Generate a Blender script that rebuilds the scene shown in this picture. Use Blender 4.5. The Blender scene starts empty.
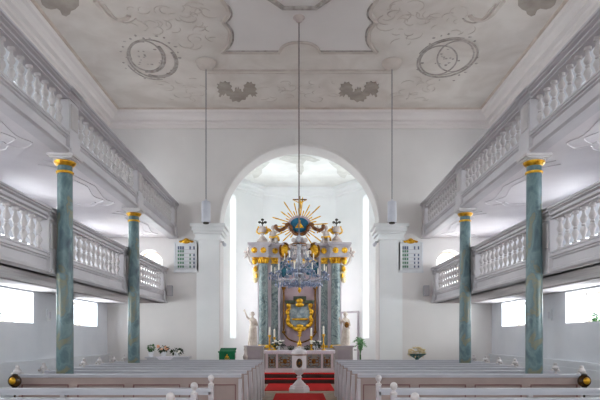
import bpy, bmesh, math, random
from mathutils import Vector, Matrix
from mathutils.geometry import tessellate_polygon
random.seed(7)
PI = math.pi
S = bpy.context.scene
C = S.collection
F = 560.0; EYE = 1.55; CX = 299.5; HZ = 337.0     # focal length in px, eye height, vanishing point
def U(px, Y): return (px-CX)*Y/F
def H(py, Y): return EYE+(HZ-py)*Y/F
CEIL = 8.46
def CP(px, py, h=CEIL):                            # a point of the flat ceiling
    Y = F*(h-EYE)/(HZ-py); return ((px-CX)*Y/F, Y)

# ------------------------------------------------------------------ materials
def lin(c): return tuple(((x/255)/12.92 if x <= 10 else (((x/255)+.055)/1.055)**2.4) for x in c)+(1,)
def nd(m, t, **k):
    n = m.node_tree.nodes.new(t)
    for a, b in k.items(): setattr(n, a, b)
    return n
def mat(name, c1, c2=None, scale=4, rough=.7, metal=0, detail=4, bump=0, bscale=40, lo=.35, hi=.65, dist=0, spec=.4, stretch=None):
    m = bpy.data.materials.new(name); m.use_nodes = True
    b = m.node_tree.nodes['Principled BSDF']; L = m.node_tree.links.new
    b.inputs['Roughness'].default_value = rough; b.inputs['Metallic'].default_value = metal
    b.inputs['Specular IOR Level'].default_value = spec
    tc = nd(m, 'ShaderNodeTexCoord'); mp = nd(m, 'ShaderNodeMapping')
    L(tc.outputs['Object'], mp.inputs['Vector'])
    if stretch: mp.inputs['Scale'].default_value = stretch
    nz = nd(m, 'ShaderNodeTexNoise'); nz.inputs['Scale'].default_value = scale
    nz.inputs['Detail'].default_value = detail; nz.inputs['Distortion'].default_value = dist
    L(mp.outputs['Vector'], nz.inputs['Vector'])
    cr = nd(m, 'ShaderNodeValToRGB'); cr.color_ramp.elements[0].position = lo; cr.color_ramp.elements[1].position = hi
    cr.color_ramp.elements[0].color = lin(c1); cr.color_ramp.elements[1].color = lin(c2 or c1)
    L(nz.outputs['Fac'], cr.inputs['Fac']); L(cr.outputs['Color'], b.inputs['Base Color'])
    if bump:
        n2 = nd(m, 'ShaderNodeTexNoise'); n2.inputs['Scale'].default_value = bscale; L(mp.outputs['Vector'], n2.inputs['Vector'])
        bp = nd(m, 'ShaderNodeBump'); bp.inputs['Strength'].default_value = bump; bp.inputs['Distance'].default_value = .02
        L(n2.outputs['Fac'], bp.inputs['Height']); L(bp.outputs['Normal'], b.inputs['Normal'])
    m['cr'] = 1
    return m
def marble(name, cols, scale, dist, stretch, rough=.3):
    m = mat(name, (0,0,0), (255,255,255), scale, rough, detail=5, dist=dist, stretch=stretch, spec=.5)
    cr = [n for n in m.node_tree.nodes if n.type == 'VALTORGB'][0].color_ramp
    cr.elements[0].position = cols[0][0]; cr.elements[0].color = lin(cols[0][1])
    cr.elements[1].position = cols[-1][0]; cr.elements[1].color = lin(cols[-1][1])
    for p, c in cols[1:-1]: e = cr.elements.new(p); e.color = lin(c)
    return m
M = {}
M['wall'] = mat('wall_plaster', (212,215,221), (220,222,227), 1.2, .85, bump=.05)
M['front'] = mat('front_wall_plaster', (217,213,211), (224,220,218), .8, .85, bump=.05)
M['apse'] = mat('chancel_plaster', (232,234,234), (238,239,239), 1, .85)
M['ceil'] = mat('ceiling_plaster', (204,195,187), (217,210,203), 1.1, .9, detail=8, bump=.25, bscale=9, lo=.36, hi=.6, dist=.6)
M['ceilfield'] = mat('ceiling_field_plaster', (214,208,205), (220,214,211), .8, .9)
M['apsceil'] = mat('chancel_ceiling_plaster', (222,222,219), (234,234,231), 1.4, .9)
M['stucco'] = mat('stucco_moulding', (190,178,170), (206,196,188), 3, .85)
M['stuccod'] = mat('stucco_wreath', (152,143,137), (188,180,174), 7, .85, bump=.4, bscale=30)
M['cartouche'] = mat('faded_grey_paint', (152,142,133), (172,162,152), 3, .9)
M['apspatch'] = mat('faded_pale_paint', (196,195,189), (212,211,206), 4, .9)
M['cornice'] = mat('cornice_plaster', (222,215,212), (226,219,216), 1.5, .8)
M['brownedge'] = mat('stained_edge', (190,174,162), (204,190,178), 3, .9)
M['gallery'] = mat('gallery_paint', (188,184,188), (200,196,199), 1.5, .6)
M['gallery2'] = mat('gallery_moulding_paint', (172,167,172), (186,181,185), 2, .6)
M['balus'] = mat('baluster_paint', (184,178,178), (200,195,195), 3, .6)
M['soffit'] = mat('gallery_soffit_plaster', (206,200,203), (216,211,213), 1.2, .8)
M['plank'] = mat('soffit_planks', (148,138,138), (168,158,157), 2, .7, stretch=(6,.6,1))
M['column'] = marble('blue_green_marble', [(.3,(44,64,76)),(.42,(74,100,106)),(.49,(98,122,124)),(.55,(84,108,114)),(.6,(116,114,90)),(.67,(92,112,112)),(.76,(124,144,148))], 2.6, .6, (1.3,1.3,.9), .35)
M['retmarble'] = marble('grey_green_marble', [(.3,(46,58,62)),(.42,(84,100,102)),(.52,(122,132,130)),(.6,(76,90,92)),(.72,(128,128,128))], 4.5, 1.0, (1.2,1.2,.9), .35)
M['pink'] = mat('pink_grey_stucco', (166,154,159), (182,170,175), 2, .6)
M['pink2'] = mat('pink_stucco', (172,148,156), (186,162,168), 2, .6)
M['greystone'] = mat('pale_grey_stone', (164,156,162), (186,178,182), 3, .55)
M['gold'] = mat('gilding', (176,118,18), (246,196,60), 9, .32, .65, bump=.3, bscale=60)
M['oldgold'] = mat('dark_gilding', (78,48,20), (152,102,34), 14, .38, .6)
M['brown'] = mat('brown_gilding', (58,30,20), (128,76,30), 14, .4, .3)
M['dark'] = mat('dark_bronze', (36,34,30), (62,56,44), 8, .5)
M['dkgreen'] = mat('dark_green_moulding', (44,52,42), (72,78,58), 6, .5)
M['teal'] = mat('teal_cloth', (12,62,82), (34,104,122), 6, .6)
M['blue'] = mat('blue_enamel', (6,78,108), (14,98,130), 4, .4)
M['picture'] = mat('painted_clouds', (112,126,134), (172,180,182), 5, .5, dist=1)
M['marblew'] = mat('statue_stone', (172,157,145), (200,186,174), 5, .6)
M['urn'] = mat('cream_stone', (168,154,148), (194,182,176), 5, .6)
M['altarstone'] = mat('altar_white_marble', (214,206,208), (226,220,222), 3, .45)
M['plinth'] = mat('beige_plinth_stone', (170,160,158), (184,174,172), 2, .6)
M['panelstone'] = marble('grey_inlay', [(.3,(96,104,106)),(.5,(130,136,134)),(.6,(152,144,120)),(.75,(116,122,118))], 6, 1.2, None)
M['linen'] = mat('white_linen', (226,222,232), (238,234,242), 20, .9)
M['red'] = mat('red_carpet', (158,20,20), (184,32,28), 60, .95, spec=.1)
M['reddark'] = mat('carpet_on_riser', (150,18,20), (172,26,24), 60, .95, spec=.1)
M['floor'] = mat('stone_floor', (124,106,88), (150,130,110), 3, .5)
M['step'] = mat('step_dark_wood', (58,30,26), (78,44,36), 3, .5)
M['pewtop'] = mat('pew_cap_paint', (186,186,195), (198,198,206), 2, .45)
M['pewpanel'] = mat('pew_panel_paint', (156,138,134), (168,150,145), 2, .55)
M['pewline'] = mat('pew_bead_paint', (120,82,84), (132,92,92), 2, .6)
M['pewend'] = mat('pew_end_paint', (186,180,184), (198,192,196), 2, .5)
M['seatwood'] = mat('seat_paint', (120,104,100), (138,120,116), 2, .6)
M['finial'] = mat('finial_paint', (196,190,190), (208,202,202), 2, .5)
M['amber'] = mat('amber_globe', (30,20,8), (74,48,14), 6, .15)
M['green'] = mat('green_cloth', (10,92,58), (18,112,70), 8, .85)
M['leaf'] = mat('leaf_green', (34,74,34), (74,122,58), 9, .6)
M['leafd'] = mat('leaf_dark_green', (22,42,24), (46,74,38), 9, .6)
M['palm'] = mat('palm_green', (70,128,78), (118,168,110), 9, .6)
M['bwhite'] = mat('white_petals', (236,232,222), (248,246,238), 9, .7)
M['bpeach'] = mat('peach_petals', (226,150,110), (244,190,150), 9, .7)
M['bcream'] = mat('cream_petals', (206,184,142), (232,214,176), 9, .7)
M['pot'] = mat('white_glazed_pot', (222,222,226), (234,234,238), 5, .3)
M['tealpot'] = mat('teal_pot', (44,92,92), (62,112,110), 5, .35)
M['candle'] = mat('candle_wax', (240,234,218), (248,244,232), 5, .5)
M['metal'] = mat('grey_metal', (120,118,122), (140,138,142), 5, .4, .6)
M['lampwhite'] = mat('lamp_enamel', (196,198,208), (208,210,218), 5, .35)
M['rod'] = mat('rod_bronze', (118,108,104), (132,122,118), 5, .5, .3)
M['winframe'] = mat('window_paint', (205,190,176), (220,206,192), 5, .5)
M['board'] = mat('board_paint', (206,208,212), (218,220,222), 5, .5)
M['plateg'] = mat('green_number_plate', (84,124,100), (110,146,122), 30, .5)
M['plated'] = mat('dark_number_plate', (84,92,118), (110,116,138), 30, .5)
M['speaker'] = mat('speaker_grey', (160,158,164), (172,170,176), 5, .6)
def glassmat(name, col, gl=.12):
    m = bpy.data.materials.new(name); m.use_nodes = True; nt = m.node_tree; nt.nodes.clear()
    o = nd(m, 'ShaderNodeOutputMaterial'); mx = nd(m, 'ShaderNodeMixShader'); t = nd(m, 'ShaderNodeBsdfTransparent'); g = nd(m, 'ShaderNodeBsdfGlossy')
    t.inputs['Color'].default_value = col; g.inputs['Roughness'].default_value = .05; mx.inputs[0].default_value = gl
    nt.links.new(t.outputs[0], mx.inputs[1]); nt.links.new(g.outputs[0], mx.inputs[2]); nt.links.new(mx.outputs[0], o.inputs[0]); return m
M['pane'] = glassmat('window_glass', (.97,.97,.95,1), .05)
m = mat('crystal', (206,212,226), (238,240,248), 30, .08); M['crystal'] = m
m.node_tree.nodes['Principled BSDF'].inputs['Transmission Weight'].default_value = .65
m = mat('blue_crystal', (92,118,168), (206,216,236), 40, .08); M['crystalb'] = m
m.node_tree.nodes['Principled BSDF'].inputs['Transmission Weight'].default_value = .45

# ------------------------------------------------------------------ mesh builder
def wloc(o):
    v = Vector((0,0,0))
    while o: v = v+Vector(o.location); o = o.parent
    return v
class MB:
    def __init__(s): s.bm = bmesh.new()
    def V(s, pts): return [s.bm.verts.new(p) for p in pts]
    def face(s, vs):
        try: s.bm.faces.new(vs)
        except ValueError: pass
    def box(s, x0, x1, y0, y1, z0, z1):
        v = s.V([(x,y,z) for z in (z0,z1) for y in (y0,y1) for x in (x0,x1)])
        for f in ((0,2,3,1),(4,5,7,6),(0,1,5,4),(2,6,7,3),(0,4,6,2),(1,3,7,5)): s.face([v[i] for i in f])
        return s
    def rings(s, rings, cap=True, closed=False):
        R = [s.V(r) for r in rings]; n = len(R[0])
        m = len(R)
        for a in range(m if closed else m-1):
            A, B = R[a], R[(a+1) % m]
            for i in range(n): s.face([A[i], A[(i+1) % n], B[(i+1) % n], B[i]])
        if cap and not closed: s.face(R[0][::-1]); s.face(R[-1])
        return s
    def lathe(s, c, prof, seg=16, sx=1, sy=1, rot=0):
        return s.rings([[(c[0]+sx*r*math.cos(rot+2*PI*i/seg), c[1]+sy*r*math.sin(rot+2*PI*i/seg), c[2]+z) for i in range(seg)] for r, z in prof])
    def tube(s, pts, r, seg=6, closed=False):
        P = [Vector(p) for p in pts]; n = len(P); out = []; prev = None
        for i in range(n):
            if closed: t = P[(i+1) % n]-P[i-1]
            else: t = P[min(i+1,n-1)]-P[max(i-1,0)]
            if t.length < 1e-9: t = Vector((0,0,1))
            t.normalize()
            if prev is None:
                a = Vector((0,0,1)) if abs(t.z) < .9 else Vector((1,0,0))
            else: a = prev
            n1 = (a-t*a.dot(t)).normalized(); prev = n1; n2 = t.cross(n1)
            rr = r[i] if isinstance(r, (list,tuple)) else r
            out.append([P[i]+n1*rr*math.cos(2*PI*k/seg)+n2*rr*math.sin(2*PI*k/seg) for k in range(seg)])
        return s.rings(out, True, closed)
    def ell(s, c, r, seg=10, rg=7):
        if not isinstance(r, (tuple,list)): r = (r,r,r)
        rr = []
        for j in range(rg+1):
            a = -PI/2+PI*(.06+.88*j/rg) if False else -PI/2+PI*(j+.25)/(rg+.5)
            rr.append([(c[0]+r[0]*math.cos(a)*math.cos(2*PI*i/seg), c[1]+r[1]*math.cos(a)*math.sin(2*PI*i/seg), c[2]+r[2]*math.sin(a)) for i in range(seg)])
        return s.rings(rr)
    def cap(s, p0, p1, r0, r1, seg=10):                 # capsule-like tapered limb
        p0 = Vector(p0); p1 = Vector(p1); d = (p1-p0).normalized()
        pts = [p0-d*r0*.8, p0-d*r0*.45, p0, p1, p1+d*r1*.45, p1+d*r1*.8]
        return s.tube(pts, [r0*.5, r0*.87, r0, r1, r1*.87, r1*.5], seg)
    def slab(s, polys, f, d0, d1, back=None):           # extruded polygon with holes; f(a,b,d) -> xyz
        back = back or polys
        tri = tessellate_polygon([[Vector((a,b,0)) for a,b in p] for p in polys])
        A = [s.V([f(a,b,d0) for a,b in p]) for p in polys]; B = [s.V([f(a,b,d1) for a,b in p]) for p in back]
        fa = [v for p in A for v in p]; fb = [v for p in B for v in p]
        for t in tri: s.face([fa[i] for i in t]); s.face([fb[i] for i in t][::-1])
        for p, q in zip(A, B):
            n = len(p)
            for i in range(n): s.face([p[i], p[(i+1) % n], q[(i+1) % n], q[i]])
        return s
    def sweep(s, path, prof):                            # plan path (inside on the right hand), profile (offset inward, z)
        P = [Vector(p) for p in path]; rr = []
        for i in range(len(P)):
            if i == 0: d = (P[1]-P[0]).normalized(); nn = Vector((d.y,-d.x))
            elif i == len(P)-1: d = (P[i]-P[i-1]).normalized(); nn = Vector((d.y,-d.x))
            else:
                a = (P[i]-P[i-1]).normalized(); b = (P[i+1]-P[i]).normalized()
                na = Vector((a.y,-a.x)); nb = Vector((b.y,-b.x)); nn = (na+nb)/(1+na.dot(nb))
            rr.append([(P[i].x+nn.x*o, P[i].y+nn.y*o, z) for o, z in prof])
        return s.rings(rr)
    def build(s, name, m, parent=None, loc=None, smooth=False, at=None):
        bm = s.bm; bmesh.ops.recalc_face_normals(bm, faces=bm.faces)
        off = wloc(parent) if parent else (Vector(loc) if loc else Vector((0,0,0)))
        if off.length: bmesh.ops.translate(bm, verts=bm.verts, vec=-off)
        if smooth:
            for f in bm.faces: f.smooth = True
            for e in bm.edges:
                if len(e.link_faces) == 2 and e.calc_face_angle(0) > .7: e.smooth = False
        me = bpy.data.meshes.new(name); bm.to_mesh(me); bm.free()
        me.materials.append(M[m] if isinstance(m, str) else m)
        o = bpy.data.objects.new(name, me); C.objects.link(o)
        if parent: o.parent = parent
        elif loc: o.location = loc
        return o
    def sculpt(s, name, m, parent=None, voxel=.02, loc=None):   # fuse the shapes into ONE continuous surface
        o = s.build(name, m, parent, loc)
        r = o.modifiers.new('r', 'REMESH'); r.mode = 'VOXEL'; r.voxel_size = voxel; r.use_smooth_shade = True
        k = o.modifiers.new('s', 'SMOOTH'); k.iterations = 2; k.factor = .5
        dg = bpy.context.evaluated_depsgraph_get(); me = bpy.data.meshes.new_from_object(o.evaluated_get(dg))
        o.modifiers.clear(); old = o.data; o.data = me; bpy.data.meshes.remove(old)
        me.materials.clear(); me.materials.append(M[m])
        return o
def tag(o, label, cat, group=None):
    o['label'] = label; o['category'] = cat
    if group: o['group'] = group
    return o
def thing(name, loc, label, cat, group=None):
    o = bpy.data.objects.new(name, None); C.objects.link(o); o.location = loc; o.empty_display_size = .1
    return tag(o, label, cat, group)
def struct(o): o['kind'] = 'structure'; return o
def copy_tree(o, parent=None):
    c = o.copy(); C.objects.link(c)
    if parent: c.parent = parent
    for ch in [x for x in o.children]: copy_tree(ch, c)
    return c
def arc(cx, cy, r, a0, a1, n): return [(cx+r*math.cos(a0+(a1-a0)*i/n), cy+r*math.sin(a0+(a1-a0)*i/n)) for i in range(n+1)]
def archpoly(a0, a1, z0, z1, arched=True, n=12):        # opening outline, ccw
    if not arched: return [(a0,z0),(a1,z0),(a1,z1),(a0,z1)]
    r = (a1-a0)/2; return [(a0,z0),(a1,z0)]+arc((a0+a1)/2, z1-r, r, 0, PI, n)

# ------------------------------------------------------------------ room shell
WX = 5.97; WY = 17.4; BY = -2.4; WT = .6; BAY = 3.94; COLY = (9.48, 13.42)
AX, AZ, AD = 2.47, 5.02, .78                           # chancel arch half width, springing height, depth
struct(MB().box(-WX-WT, WX+WT, BY-.3, WY+.8, -.2, 0).build('floor', 'floor'))
SC = [(-3.1,WY+AD-.4),(-3.1,22.0),(-1.55,24.0),(1.55,24.0),(3.1,22.0),(3.1,WY+AD-.4)]
struct(MB().slab([[(-3.6,WY+.8),(3.6,WY+.8),(3.6,22.2),(1.8,24.5),(-1.8,24.5),(-3.6,22.2)]], lambda a,b,d:(a,b,d), -.2, -.001).build('floor', 'floor'))
ceil = struct(MB().box(-WX-WT, WX+WT, BY-.3, WY+.8, CEIL, CEIL+.3).build('ceiling', 'ceil'))
wn = [0]; LIGHTS = []
def window(f, a0, a1, z0, z1, arched, nx, nz, power, depth=.5, lightdir=None, lo=.12):
    """f(a,z,d): d = distance behind the inner wall face"""
    wn[0] += 1
    b = MB(); t = .035
    poly = archpoly(a0, a1, z0, z1, arched); r = (a1-a0)/2; cx = (a0+a1)/2
    inner = archpoly(a0+.06, a1-.06, z0+.06, z1-.06, arched)
    b.slab([poly, inner], f, depth-.03, depth+.03)
    def top(a):
        if not arched: return z1-.05
        return z1-r+math.sqrt(max(0, (r-.05)**2-(a-cx)**2))
    for i in range(1, nx):
        a = a0+(a1-a0)*i/nx; b.slab([[(a-t/2,z0+.05),(a+t/2,z0+.05),(a+t/2,top(a)),(a-t/2,top(a))]], f, depth-.015, depth+.015)
    zt = z1-(r if arched else 0)
    for j in range(1, nz+(1 if arched else 0)):
        z = z0+(zt-z0)*j/nz; b.slab([[(a0+.05,z-t/2),(a1-.05,z-t/2),(a1-.05,z+t/2),(a0+.05,z+t/2)]], f, depth-.015, depth+.015)
    w = struct(b.build('window_%d' % wn[0], 'winframe'))
    MB().slab([inner], f, depth-.004, depth+.004).build('pane', 'pane', w)
    p = Vector(f(cx, (z0+z1)/2, depth+lo)); q = Vector(f(cx, (z0+z1)/2, 0))
    ld = bpy.data.lights.new('daylight', 'AREA'); ld.shape = 'RECTANGLE'; ld.size = (a1-a0)+.1; ld.size_y = (z1-z0)+.1
    ld.energy = power*(a1-a0)*(z1-z0); ld.color = (.89,.945,1)
    lo_ = bpy.data.objects.new('daylight', ld); C.objects.link(lo_); lo_.location = p
    lo_.rotation_euler = (q-p).to_track_quat('-Z', 'Y').to_euler()
    return w
PLOW, PMID, PUP, PCH, PBK, PDI, PBW, PGL = 72, 60, 24, 6.5, 31, 2.2, 42, 300
wys = [(2.98,4.68),(6.92,8.62),(10.86,12.57),(14.82,16.52)]
for sx, nm in ((-1,'left'),(1,'right')):
    f = lambda a,b,d,sx=sx: (sx*(WX+d), a, b)
    holes = []
    specs = []
    for y0, y1 in wys:
        specs += [(y0,y1,1.86,2.54,False,3,1,PLOW), (y0+.1,y1-.1,2.85,3.62,False,4,1,PMID), (y0+.1,y1-.1,4.3,4.56,False,4,1,PGL), (y0+.15,y1-.15,5.2,6.9,True,4,3,PUP)]  # thin row under the upper gallery is added, unseen, to brighten its soffit
    holes = [archpoly(s[0],s[1],s[2],s[3],s[4]) for s in specs]
    struct(MB().slab([[(BY,0),(WY+.8,0),(WY+.8,CEIL),(BY,CEIL)]]+holes, f, 0, WT).build('wall_'+nm, 'wall'))
    for s in specs: window(f, *s)
    # panelled dado along the wall
    b = MB(); x0, x1 = sorted((sx*WX, sx*(WX-.05)))
    b.box(x0, x1, BY, WY, 0, .96); x0, x1 = sorted((sx*WX, sx*(WX-.09))); b.box(x0, x1, BY, WY, .96, 1.03)
    x0, x1 = sorted((sx*WX, sx*(WX-.07))); b.box(x0, x1, BY, WY, .84, .88); b.box(x0, x1, BY, WY, 0, .14)
    struct(b.build('baseboard_'+nm, 'wall'))
# back wall behind the camera
fk = lambda a,b,d: (a, BY-d, b)
bw = [(-4.6,-2.9,2.2,5.4,True),(-.95,.95,2.4,5.4,True),(2.9,4.6,2.2,5.4,True)]  # added windows, out of view, to light surfaces facing the camera
struct(MB().slab([[(-WX-WT,0),(WX+WT,0),(WX+WT,CEIL),(-WX-WT,CEIL)]]+[archpoly(*h) for h in bw], fk, 0, .4).build('wall_back', 'wall'))
for h in bw: window(fk, *h, 4, 6, PBK, depth=.3)
# front wall with the chancel arch
outer = [(-WX-.0,0),(-AX,0)]+[(x,z) for x,z in arc(0,AZ,AX,PI,0,40)]+[(AX,0),(WX,0),(WX,CEIL),(-WX,CEIL)]
fw = [archpoly(c-.4,c+.4,2.9,4.26,True) for c in (-4.66,4.66)]
ff = lambda a,b,d: (a, WY+d, b)
struct(MB().slab([outer]+fw, ff, 0, AD).build('wall_front', 'front'))
for c in (-4.66,4.66): window(ff, c-.4, c+.4, 2.9, 4.26, True, 2, 3, 55, depth=.35)
# white lower pilasters and piers are the same plaster: archivolt, imposts
b = MB()
for r0, r1, d in ((AX+.012,AX+.10,.035),(AX+.10,AX+.155,.06)):
    b.slab([arc(0,AZ,r1,PI,0,48)+arc(0,AZ,r0,0,PI,48)], ff, -d, .02)
b.slab([[(-.14,AZ+AX+.01),(.14,AZ+AX+.01),(.17,AZ+AX+.27),(-.17,AZ+AX+.27)]], ff, -.1, 0)
struct(b.build('trim_1', 'front'))
for sx, n in ((-1,2),(1,3)):
    b = MB()
    x0, x1 = sorted((sx*(AX+.02), sx*(AX+.72))); b.box(x0, x1, WY-.05, WY+.01, 0, 4.6)
    for z0, z1, o in ((4.55,4.62,.05),(4.62,4.74,.02),(4.74,4.83,.08),(4.83,4.95,.13),(4.95,5.04,.19)):
        x0, x1 = sorted((sx*(AX-o), sx*(AX+.74+o*.8))); b.box(x0, x1, WY-.06-o, WY+AD+.0, z0, z1) if False else b.box(x0, x1, WY-.06-o, WY+.02, z0, z1)
        x0, x1 = sorted((sx*(AX-o), sx*(AX+.01))); b.box(x0, x1, WY+.02, WY+AD, z0, z1)
    struct(b.build('trim_%d' % n, 'apse'))
# nave cornice
prof = [(0,8.02),(.05,8.02),(.07,8.1),(.13,8.12),(.15,8.18),(.26,8.2),(.29,8.28),(.36,8.34),(.44,8.36),(.47,8.42),(.47,8.459),(0,8.459)]
struct(MB().sweep([(-WX,BY),(-WX,WY),(WX,WY),(WX,BY)], prof).build('trim_4', 'cornice'))
struct(MB().sweep([(-WX+.47,BY),(-WX+.47,WY-.47),(WX-.47,WY-.47),(WX-.47,BY)], [(0,8.43),(.05,8.435),(.07,8.459),(0,8.459)]).build('trim_5', 'brownedge'))

# ------------------------------------------------------------------ chancel shell
CH = 7.92
def seg(p, q):
    p = Vector(p); q = Vector(q); d = (q-p).normalized(); n = Vector((-d.y, d.x)); 
    return (lambda a,b,dd: (p.x+d.x*a+n.x*dd, p.y+d.y*a+n.y*dd, b)), (q-p).length
apse = [('chancel_left',0),('apse_left',1),('apse_back',2),('apse_right',3),('chancel_right',4)]
for nm, i in apse:
    f, L = seg(SC[i], SC[i+1])
    hl = []
    if i == 0: hl = [(L-2.3,L-.35,1.6,7.2)]
    if i == 4: hl = [(.35,2.3,1.6,7.2)]
    if i == 1: hl = [(L-2.02,L-1.66,1.5,7.3)]
    if i == 2: hl = [(L/2-.8,L/2+.8,1.3,5.0)]  # added window hidden by the retable, brightens the apse walls
    if i == 3: hl = [(1.66,2.02,1.5,7.3)]
    e = .25
    a0, a1 = (0 if i == 0 else -e), (L if i == 4 else L+e)
    struct(MB().slab([[(a0,0),(a1,0),(a1,CH),(a0,CH)]]+[archpoly(*h) for h in hl], f, 0, .45).build('wall_'+nm, 'apse'))
    for h in hl: window(f, h[0], h[1], h[2], h[3], True, 1 if i in (1,3) else 3, 8, PDI if i in (1,3) else PBW if i == 2 else PCH, depth=.4)
capo = [(-3.6,WY+AD),(3.6,WY+AD),(3.6,22.2),(1.8,24.5),(-1.8,24.5),(-3.6,22.2)]
apc = struct(MB().slab([capo], lambda a,b,d:(a,b,d), CH, CH+.25).build('ceiling', 'apsceil'))
struct(MB().sweep([(-3.1,WY+AD),(-3.1,22.0),(-1.55,24.0),(1.55,24.0),(3.1,22.0),(3.1,WY+AD)],
   [(0,7.52),(.05,7.52),(.06,7.58),(.12,7.62),(.14,7.7),(.2,7.78),(.28,7.8),(.3,7.86),(.3,7.919),(0,7.919)]).build('trim_6', 'apse'))
b = MB()
b.slab([arc(0,AZ,AX+.02,PI,0,3)][:0] or [[(-3.1,0),(-AX,0)]+arc(0,AZ,AX,PI,0,32)+[(AX,0),(3.1,0),(3.1,CH),(-3.1,CH)]], ff, AD+.002, AD+.02)
struct(b.build('wall_arch_rear', 'apse'))
# small side door in the apse
f, L = seg(SC[3], SC[4])
d1 = struct(MB().slab([[(.35,0),(1.45,0),(1.45,2.62),(.35,2.62)],[(.43,.02),(1.37,.02),(1.37,2.54),(.43,2.54)]], f, -.05, .0).build('door_1', 'greystone'))
MB().slab([[(.43,.02),(1.37,.02),(1.37,2.54),(.43,2.54)]], f, -.025, 0).build('door_leaf', 'apse', d1)
b = MB(); b.slab([[(1.2,1.0),(1.32,1.0),(1.32,1.04),(1.2,1.04)]], f, -.07, -.02); b.build('handle', 'metal', d1)
# altar steps with red carpet
st = struct(MB().box(-2.9, 2.9, 18.55, 22.6, -.001, .14).box(-2.6, 2.6, 19.1, 22.6, .14, .28).build('floor_steps', 'step'))
for y0, y1, z, lb in ((18.53,19.09,.14,'red carpet strip on the lower altar step'),(19.08,20.1,.28,'red carpet strip on the upper altar step, under the altar front')):
    tag(MB().box(-1.4,1.4,y0,y1,z,z+.014).build('stair_carpet', 'red', loc=(0,y0,z)), lb, 'carpet')
tag(MB().box(-1.02,1.02,16.1,18.53,0,.015).build('carpet', 'red', loc=(0,17.3,0)), 'bright red carpet on the floor between the baptismal font and the altar steps', 'carpet')
tag(MB().box(-.65,.65,1.2,15.3,0,.015).build('carpet_runner', 'red', loc=(0,8.3,0)), 'long red runner down the centre aisle in front of the font', 'carpet')

# ------------------------------------------------------------------ ceiling stucco
def ctube(pts, r, name, m='stucco', closed=False, seg=5):
    return MB().tube([(x,y,CEIL-.002) for x,y in pts], r, seg, closed).build(name, m, ceil, smooth=True)
def cpath(px): return [CP(*p) for p in px]
def smooth_path(p, n=5):
    out = []
    for i in range(len(p)-1):
        p0, p1, p2, p3 = Vector(p[max(i-1,0)]), Vector(p[i]), Vector(p[i+1]), Vector(p[min(i+2,len(p)-1)])
        for k in range(n):
            t = k/n; out.append(tuple(.5*((2*p1)+(p2-p0)*t+(2*p0-5*p1+4*p2-p3)*t*t+(3*p1-p0-3*p2+p3)*t**3)))
    return out+[tuple(p[-1])]
def mir(p): return [(2*CX-x,y) for x,y in p][::-1]
# central field: wavy sided frame
side = smooth_path([(222,0),(227,7),(228,14),(223,21)])+smooth_path([(223,22),(229,30),(230,40),(227,47),(222,52)])
bot = [(222,52),(250,52),(279,52)]
arch_ = smooth_path([(279,52),(283,46),(290,42.5),(299.5,41.5)])
half = side+bot+arch_
loop = half+mir(half)[1:]
fieldpoly = cpath(loop)
# frame continues beyond the frame towards the camera
far = CP(222,0); fieldpoly_full = fieldpoly+[( -far[0], 4.6), (far[0], 4.6)]
MB().slab([fieldpoly_full], lambda a,b,d:(a,b,d), CEIL-.006, CEIL).build('ceiling_field', 'ceilfield', ceil)
for r, off in ((.045,0),):
    ctube(fieldpoly+[(-far[0],4.6),(far[0],4.6)], .05, 'stucco_frame', closed=True)
k = Vector((0, sum(p[1] for p in fieldpoly)/len(fieldpoly)))
inner = [(p[0]*.955, k.y+(p[1]-k.y)*.92) for p in fieldpoly]
ctube(inner, .025, 'stucco_bead', 'stuccod')
for yy, r in ((70,.035),(73,.02)):
    ctube(cpath([(208+i*(184)/10,yy) for i in range(11)]), r, 'stucco_line')
for r, s in ((.06,1),(.03,.86)):
    y0 = CP(299.5,7)[1]; w = .38*s
    ctube([(-1.0*s,y0-1.7),(-.85*s,y0-.6),(-.55*s,y0-.25*s),(-.35*s,y0),(.35*s,y0),(.55*s,y0-.25*s),(.85*s,y0-.6),(1.0*s,y0-1.7)], r, 'stucco_centrepiece', 'stuccod')
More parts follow.
